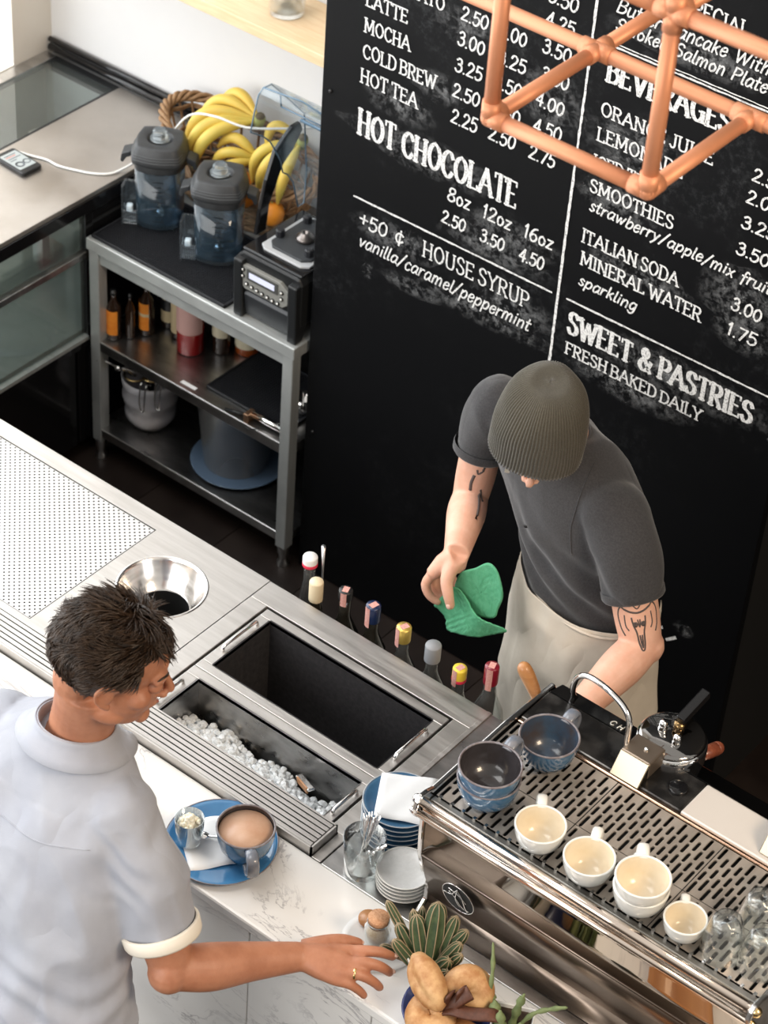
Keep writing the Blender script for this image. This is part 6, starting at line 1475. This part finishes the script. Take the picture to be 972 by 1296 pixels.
# trousers
tr_ = B(); tr_.loft([ell(c, A_, w, d) for c, w, d in (((.44, -1.18, .93), .170, .115), ((.445, -1.185, .86), .178, .125), ((.45, -1.185, .78), .180, .128))])
for s in (-1, 1): tr_.tube([(.45 + .085 * s, -1.185, .80), (.45 + .095 * s, -1.17, .48), (.45 + .10 * s, -1.18, .10)], [.092, .066, .055], 20)
mt = organic(tr_, .011, 3); put(mt, 'dark_jeans', DENIM, cu)
for s in (-1, 1):
    b = B(); b.loft([ell((.45 + .10 * s, -1.18 + dy, z), (1, 0, 0), w, d, 20) for z, dy, w, d in ((0.002, .05, .045, .13), (.03, .05, .047, .13), (.06, .02, .042, .09), (.10, -.01, .04, .05))]); b.build('shoe', BLACK, cu, w=True)
# hair
def scalp(th, ph): return Vector((.077 * math.sin(th) * math.sin(ph), -.014 + .100 * math.sin(th) * math.cos(ph), .036 + .088 * math.cos(th)))
def hairy(p):
    if p.y > .040 and p.z < .078 + .35 * (abs(p.x) < .03) * .02: return False
    if p.y > .018 and p.z < .034: return False
    if p.y > -.018 and p.z < .016: return False
    if p.y > -.004 and p.z < -.012: return False
    if p.y > -.035 and p.z < -.026 : return False
    return p.z > (-.088 if p.y < -.045 else -.072)
hb = B(); hr = random.Random(5); cnt = 0
b = B(); n1, n2 = 60, 40; vv = []; idx = {}
for i in range(n2 + 1):
    for j in range(n1):
        th = PI * .86 * i / n2; ph = 2 * PI * j / n1; p = scalp(th, ph); o = p - Vector((0, -.014, .036))
        k = 1.05 + .02 * mnoise.noise(p * 40); vv.append(Vector((0, -.014, .036)) + o * k)
ff = [(i * n1 + j, i * n1 + (j + 1) % n1, (i + 1) * n1 + (j + 1) % n1, (i + 1) * n1 + j) for i in range(n2) for j in range(n1) if hairy(scalp(PI * .86 * (i + .5) / n2, 2 * PI * (j + .5) / n1))]
b.add(vv, ff, 0, True); xf(b, MC, HC).build('hair_cap', HAIR, cu, w=True, fix=False)
while cnt < 5200:
    th = math.acos(1 - 1.90 * hr.random()); ph = hr.uniform(0, 2 * PI); p = scalp(th, ph)
    if not hairy(p): continue
    cnt += 1
    nrm = (p - Vector((0, -.014, .036))).normalized(); top = max(0, min(1, (p.z - .02) / .08))
    flow = Vector((nrm.x * .5, -.55 - .2 * top + .9 * max(0, p.y) * 8, -.75 + .35 * top)); flow += Vector((mnoise.noise(p * 22), mnoise.noise(p * 22 + Vector((9, 0, 0))), mnoise.noise(p * 22 + Vector((0, 9, 0))))) * 1.5
    flow = flow - nrm * flow.dot(nrm); flow.normalize()
    L = (.024 + .024 * top) * hr.uniform(.7, 1.3); lift = .50 + .35 * top; base = p * 1.0 + nrm * .003
    if p.y > .03: L *= .75
    if p.y < -.04: L *= .72
    if p.z < -.02 or (p.z < .03 and p.y > -.03): L *= .5; lift = .15
    P = []; q = base.copy(); dv = (nrm * lift + flow * .75).normalized(); curl = Vector((hr.uniform(-1, 1), hr.uniform(-1, 1), hr.uniform(-1, 1))) * .28
    for s in range(5): P.append(q.copy()); q = q + dv * L / 4; dv = (dv + flow * .28 - nrm * .22 + curl * .5).normalized()
    r0 = hr.uniform(.0009, .0018)
    hb.tube(P, [r0, r0 * 1.05, r0 * .85, r0 * .55, r0 * .15], 4, cap=False)
hb.sm = [True] * len(hb.f)
stuff(xf(hb, MC, HC).build('hair', HAIR, cu, w=True, fix=False))
# ---- barista
ba = thing('person', 'barista in grey tee, olive beanie and beige apron, wiping with a green cloth', 'person', (.58, .40, 0))
BH = Vector((.530, .212, 1.500)); MB_ = frame((.35, -.66, -.66), (.39, -.53, .74))
SL, SR = Vector((.690, .318, 1.305)), Vector((.272, .425, 1.325))
EL, WL = Vector((.822, .268, 1.035)), Vector((.802, .035, .970))
ER, WR = Vector((.262, .388, 1.060)), Vector((.362, .205, 1.065))
AX = Vector((.96, -.25, 0))
body = B(); join(body, xf(head_parts(1.0), MB_, BH))
nb = BH + MB_ @ Vector((0, -.035, -.055)); NB = Vector((.492, .360, 1.385))
body.tube([nb, nb.lerp(NB, .5), NB, NB + Vector((0, .03, -.10))], [.056, .057, .064, .09], 24)
body.loft([ell((.50, .385, 1.26), AX, .12, .06), ell((.492, .38, 1.33), AX, .10, .05)])
body.tube(catmull([SL - AX * .09 - Vector((0, 0, .03)), SL - AX * .015 - Vector((0, 0, .02)), SL.lerp(EL, .4), SL.lerp(EL, .75), EL], 5), cat1([.036, .040, .049, .050, .044], 5), 22)
body.ball(EL + Vector((.004, .006, .0)), .043, 16)
body.tube(catmull([EL, EL.lerp(WL, .28), EL.lerp(WL, .65), WL], 6), cat1([.043, .047, .038, .029], 6), 22)
K = [(.762, -.035, .955), (.782, -.048, .958), (.802, -.050, .956), (.820, -.044, .950)]
for k in K: body.tube([WL, WL.lerp(Vector(k), .5), k], [.024, .020, .014], 12)
fingers(body, [([k, Vector(k) + Vector((-.002, -.028, -.012)), Vector(k) + Vector((-.004, -.036, -.032))], [.011, .010, .0085]) for k in K])
fingers(body, [([WL + Vector((-.016, -.01, -.002)), (.765, .0, .945), (.748, -.025, .930), (.745, -.045, .922)], [.020, .015, .012, .010])])
body.tube(catmull([SR + AX * .09 - Vector((0, 0, .03)), SR + AX * .015 - Vector((0, 0, .02)), SR.lerp(ER, .4), SR.lerp(ER, .75), ER], 5), cat1([.036, .040, .046, .046, .041], 5), 22)
body.ball(ER + Vector((-.004, .006, .0)), .041, 16)
body.tube(catmull([ER, ER.lerp(WR, .28), ER.lerp(WR, .65), WR], 6), cat1([.041, .045, .037, .029], 6), 22)
# right hand: thumb over the cloth, fingers folded behind it
KI = Vector((.322, .176, 1.000)); KM = Vector((.318, .200, .992)); KR = Vector((.324, .222, .990)); KP = Vector((.336, .240, .996))
for k, r in zip((KI, KM, KR, KP), (.0165, .0165, .015, .0135)): body.tube([WR, WR.lerp(k, .5) + Vector((-.004, 0, 0)), k], [.025, .022, r], 14)
body.tube([WR, WR + Vector((-.006, .0, -.035))], [.028, .030], 14)
fingers(body, [
    ([KI, (.314, .166, .972), (.326, .168, .944), (.344, .176, .930)], [.0125, .0115, .0105, .0090]),
    ([KM, (.308, .196, .964), (.322, .198, .934), (.346, .200, .924)], [.0125, .0115, .0105, .0090]),
    ([KR, (.314, .220, .962), (.328, .222, .934), (.350, .220, .926)], [.0120, .0108, .0098, .0085]),
    ([KP, (.328, .240, .970), (.340, .240, .948), (.356, .236, .940)], [.0108, .0098, .0088, .0078]),
    ([WR + Vector((.006, -.014, -.012)), (.368, .168, 1.020), (.382, .158, .990), (.392, .157, .962)], [.020, .0155, .0130, .0108])])
bmb = organic(body, .0036, 4)
bb_ = put(bmb, 'body', SKINB, ba)
face_bits(ba, MB_, BH, (HAIR, SKINB))
b = B(); b.ball((.3925, .1475, .9645), (.0066, .0022, .0080), 10); b.build('thumb_nail', NAIL, ba, w=True)
# tee shirt
ts = B()
ts.loft([ell(c, AX, w, d) for c, w, d in (((.603, .392, .955), .168, .120), ((.598, .390, 1.02), .166, .120), ((.582, .388, 1.10), .168, .120), ((.552, .385, 1.19), .182, .122), ((.512, .385, 1.27), .200, .116), ((.486, .384, 1.335), .198, .100), ((.484, .378, 1.375), .150, .080), ((.488, .368, 1.398), .100, .066))])
ts.ball(SL + Vector((-.025, .005, -.006)), (.074, .072, .068), 20); ts.ball(SR + Vector((.025, -.005, -.006)), (.074, .072, .068), 20)
CL, CR = SL.lerp(EL, .60), SR.lerp(ER, .50)
ts.tube(catmull([SL - AX * .03, SL.lerp(EL, .3), CL], 6), cat1([.070, .070, .0665], 6), 28)
ts.tube(catmull([SR + AX * .03, SR.lerp(ER, .25), CR], 6), cat1([.070, .068, .064], 6), 28)
mt = organic(ts, .0060, 5)
def wrk2(p):
    w = (1 - abs(mnoise.noise(Vector((p.x * 5 + p.z * 4, p.y * 4, p.z * 4 - p.x * 3)))) * 3.0) * .6
    w += mnoise.noise(Vector((p.x * 14, p.y * 10, p.z * 8))) * .4
    # long folds falling from the left shoulder across the belly
    q = (p.x - .40) * .75 + (p.z - 1.1) * 1.0; m = max(0, 1 - abs(p.z - 1.08) / .17)
    w += 1.1 * m * math.sin(q * 75 + 3 * mnoise.noise(p * 5)) * (.55 + .45 * mnoise.noise(p * 4 + Vector((3, 0, 0))))
    return w
wrinkle(mt, .0095, wrk2)
for pl in mt.polygons: pl.use_smooth = True
put(mt, 'grey_tee_shirt', TEE, ba)
bt = BVHTree.FromPolygons([v.co for v in mt.vertices], [tuple(p.vertices) for p in mt.polygons])
for c, a, r in ((CL, (EL - SL).normalized(), .0675), (CR, (ER - SR).normalized(), .065)):
    B().tube([c - a * .016, c - a * .012, c + a * .002, c + a * .006, c + a * .004], [r + .0005, r + .0022, r + .0018, r - .001, r - .009], 40, cap=False).build('sleeve_hem', TEE, ba, w=True, fix=False)
b = B(); P = []
for i in range(36):
    a = 2 * PI * i / 36; P.append(Vector((.492, .352, 1.398)) + Vector((.068 * math.cos(a), .064 * math.sin(a), -.020 * math.cos(a + PI / 2) - .008)))
b.tube(P, .0042, 8, closed=True, flat=1.0); b.build('neck_ribbing', TEE, ba, w=True)
seam('shoulder_seam', [Vector((.61, .33, 1.41)), Vector((.62, .27, 1.36)), Vector((.635, .22, 1.30)), Vector((.64, .20, 1.24)), Vector((.645, .22, 1.17))], .0015, TEE, ba, bt, lambda p: (.56, .36, 1.27))
B().ball((.505, .2455, 1.205), (.006, .0015, .0045), 8).build('tee_emblem', BLACK, ba, w=True)
# beanie
MBn = frame((.50, -.84, -.20), (.16, -.135, .965)); b = B(); n = 504; m = 34; BC = BH + MBn @ Vector((0, .002, .006)); v = []
for i in range(m + 1):
    t = i / m; zz = -.050 + .192 * math.sin(t * PI / 2); th = t * PI / 2
    R0 = math.cos(max(0, (t - .12) / .88) * PI / 2) ** .55 if t > .12 else 1.0
    for j in range(n):
        a = 2 * PI * j / n; rib = (.0015 * math.cos(a * 84)) * min(1, R0 * 1.6 + .1); f = R0 * (1 + .015 * math.sin(3 * a + 1) + .02 * (1 - t) * 0)
        rx, ry = .1000, .1180
        p = Vector(((rx * f + rib) * math.cos(a), (ry * f + rib) * math.sin(a), zz + (.014 + .020 * max(0, math.sin(a))) * math.sin(a) * (1 - t)))
        p.y -= .018 * t * t; p.z += .004 * math.sin(a * 4 + 2) * t * (1 - t) * 2 + (.0 if t < .9 else -.006 * (t - .9) / .1)
        p += Vector((1, 1, 0)) * .003 * mnoise.noise(p * 18)
        v.append(p)
f = [(i * n + j, i * n + (j + 1) % n, (i + 1) * n + (j + 1) % n, (i + 1) * n + j) for i in range(m) for j in range(n)]
b.add(v, f, 0, True); xf(b, MBn, BC).build('beanie', WOOL, ba, w=True, fix=False, solid=.004)
xf(B().cbox((.052, .088, -.040), (.010, .003, .012)), MBn, BC).build('beanie_tag', mat('pale_tag', (.55, .50, .42), .6), ba, w=True)
# apron and trousers
n = 40; rings = []
for z, c, w, d in ((1.012, (.605, .385), .176, .131), (.98, (.606, .383), .180, .134), (.90, (.610, .380), .190, .140), (.78, (.614, .378), .200, .143), (.62, (.620, .378), .210, .146), (.42, (.625, .380), .222, .150)):
    row = []
    for i in range(n + 1):
        a = PI * 1.5 - PI * .74 + PI * 1.48 * i / n
        fold = .006 * (1.012 - z) * 2.2 * math.sin(a * 9 + z * 5) + .004 * math.sin(a * 4 + z * 22) * min(1, (1.02 - z) * 4)
        A = Vector(AX).normalized(); Fv = Vector((0, 0, 1)).cross(A)
        row.append(Vector((c[0], c[1], z)) + A * (w + fold) * math.cos(a) + Fv * (d + fold) * math.sin(a))
    rings.append(row)
# refine vertically
fine = []
for k in range(n + 1): fine.append(catmull([rings[r][k] for r in range(len(rings))], 7))
rows = len(fine[0]); v = []
for r in range(rows):
    for k in range(n + 1):
        p = fine[k][r]; q = .0075 * (1 - abs(mnoise.noise(Vector((p.x * 7, p.y * 5, p.z * 6)))) * 3); v.append(p + (p - Vector((.61, .38, p.z))).normalized() * q)
b = B(); b.add(v, [(r * (n + 1) + k, r * (n + 1) + k + 1, (r + 1) * (n + 1) + k + 1, (r + 1) * (n + 1) + k) for r in range(rows - 1) for k in range(n)], 0, True); b.build('canvas_apron', CANVAS, ba, w=True, fix=False, solid=.003)
b = B(); b.tube([(.605 + .96 * .178 * math.cos(a) * 1.0, .385 + (-.25 * .178 * math.cos(a)) + .134 * math.sin(a) * 1.0, 1.004) for a in [2 * PI * i / 40 for i in range(40)]], .004, 6, closed=True, flat=1, up=(0, 0, 1)); b.build('apron_tie', CANVAS, ba, w=True)
tr_ = B(); tr_.loft([ell(c, AX, w, d) for c, w, d in (((.605, .392, 1.00), .150, .108), ((.61, .395, .90), .162, .118), ((.615, .395, .80), .168, .120))])
for s in (-1, 1): tr_.tube([(.615 + .085 * s, .395 - .02 * s, .82), (.62 + .09 * s, .39 - .02 * s, .46), (.62 + .09 * s, .40 - .02 * s, .10)], [.090, .064, .052], 20)
mq = organic(tr_, .011, 3); put(mq, 'black_trousers', BLACK_M, ba)
for s in (-1, 1):
    b = B(); b.loft([ell((.62 + .09 * s, .40 - .02 * s + dy, z), (1, 0, 0), w, d, 20) for z, dy, w, d in ((0.002, -.05, .045, .13), (.03, -.05, .047, .13), (.06, -.02, .042, .09), (.10, .01, .04, .05))]); b.build('shoe', BLACK, ba, w=True)
# tattoos projected on the arms
sk = BVHTree.FromPolygons([v_.co for v_ in bmb.vertices], [tuple(p.vertices) for p in bmb.polygons])
INK = mat('tattoo_ink', (.085, .065, .06), .6)
def tattoo(A, Bp, ref, lines, r):
    d = (Bp - A).normalized(); L = (Bp - A).length; u = Vector(ref); u = (u - d * u.dot(d)).normalized(); w = d.cross(u); b = B()
    for pts, wd in lines:
        P = []
        for p in catmull([(q[0], q[1], 0) for q in pts], 4):
            c = A + d * (L * p.x); a = p.y; dr = (u * math.cos(a) + w * math.sin(a)); h = sk.ray_cast(c + dr * .12, -dr)
            if h[0] is not None: P.append(h[0] - dr * wd * .75)
        if len(P) > 1: b.tube(P, wd * 1.6, 5)
    b.build('arm_tattoo', INK, ba, w=True)
cow = [([(.66, -.55), (.64, -.75), (.70, -.95), (.80, -.9), (.86, -.75)], .0016), ([(.66, .55), (.64, .75), (.70, .95), (.80, .9), (.86, .75)], .0016), ([(.66, -.55), (.68, -.3), (.69, 0), (.68, .3), (.66, .55)], .0020),
       ([(.72, -.30), (.78, -.26), (.84, -.16), (.92, -.13), (.97, -.06), (.97, .06), (.92, .13), (.84, .16), (.78, .26), (.72, .30)], .0015), ([(.76, -.16), (.775, -.10), (.79, -.16), (.775, -.21), (.76, -.16)], .0022), ([(.76, .16), (.775, .10), (.79, .16), (.775, .21), (.76, .16)], .0022),
       ([(.86, -.05), (.93, -.03), (.96, 0)], .0014), ([(.86, .05), (.93, .03), (.96, 0)], .0014), ([(.62, -.2), (.66, 0), (.62, .2)], .0013), ([(.70, -.6), (.78, -.62), (.82, -.5)], .0013), ([(.70, .6), (.78, .62), (.82, .5)], .0013), ([(.74, -.05), (.80, 0), (.74, .05)], .0012)]
tattoo(SL, EL, (.50, -.70, .50), cow, .05)
bones = [([(.60, -.35), (.62, -.25), (.64, -.1), (.60, -.02)], .0019), ([(.57, -.35), (.60, -.3)], .0022), ([(.84, -.5), (.87, -.35), (.92, -.2), (.96, -.05)], .0024), ([(.80, -.42), (.84, -.5), (.89, -.52)], .0020), ([(.66, .05), (.74, .12), (.82, .08)], .0030), ([(.90, .05), (.95, .12), (.99, .02)], .0026)]
tattoo(SR, ER, (.45, -.75, .35), bones, .05)

# green cloth held in the right hand
def cloth_sheet(outline, cen, yfun, bumps):
    n = len(outline) * 6; P = catmull([(p[0], p[1], 0) for p in outline] + [(outline[0][0], outline[0][1], 0)], 6)[:-1]; n = len(P); m = 12; v = []
    for k in range(m + 1):
        t = k / m
        for i in range(n):
            x = cen[0] + (P[i].x - cen[0]) * t; z = cen[1] + (P[i].y - cen[1]) * t; v.append((x, yfun(x, z) + bumps * .0016 * (math.sin(x * 420 + z * 60) * math.sin(z * 420)), z))
    return B().add(v, [(k * n + i, k * n + (i + 1) % n, (k + 1) * n + (i + 1) % n, (k + 1) * n + i) for k in range(m) for i in range(n)], 0, True)
ck = thing('green_cloth', 'folded green wiping cloth held in the right hand of the barista', 'cloth', (.41, .19, .98))
back = [(.372, .985), (.385, 1.03), (.417, 1.059), (.446, 1.088), (.472, 1.083), (.492, 1.055), (.500, 1.025), (.492, .985), (.484, .955), (.44, .935), (.39, .94)]
front = [(.334, .912), (.352, .948), (.368, .985), (.385, .992), (.400, .985), (.432, .970), (.470, .962), (.500, .955), (.526, .944), (.500, .924), (.467, .902), (.413, .880), (.379, .861), (.368, .868), (.362, .886)]
cloth_sheet(back, (.44, 1.0), lambda x, z: .196 + .012 * math.sin((x - .4) * 30) * (z - .95) * 6 - .02 * (x - .44), .3).build('back_fold', GREEN, ck, w=True, fix=False, solid=.003)
cloth_sheet(front, (.42, .935), lambda x, z: .176 + .010 * math.sin((x - .34) * 42 - (z - .93) * 18) + .06 * max(0, x - .47), 1.0).build('front_fold', GREEN, ck, w=True, fix=False, solid=.003)
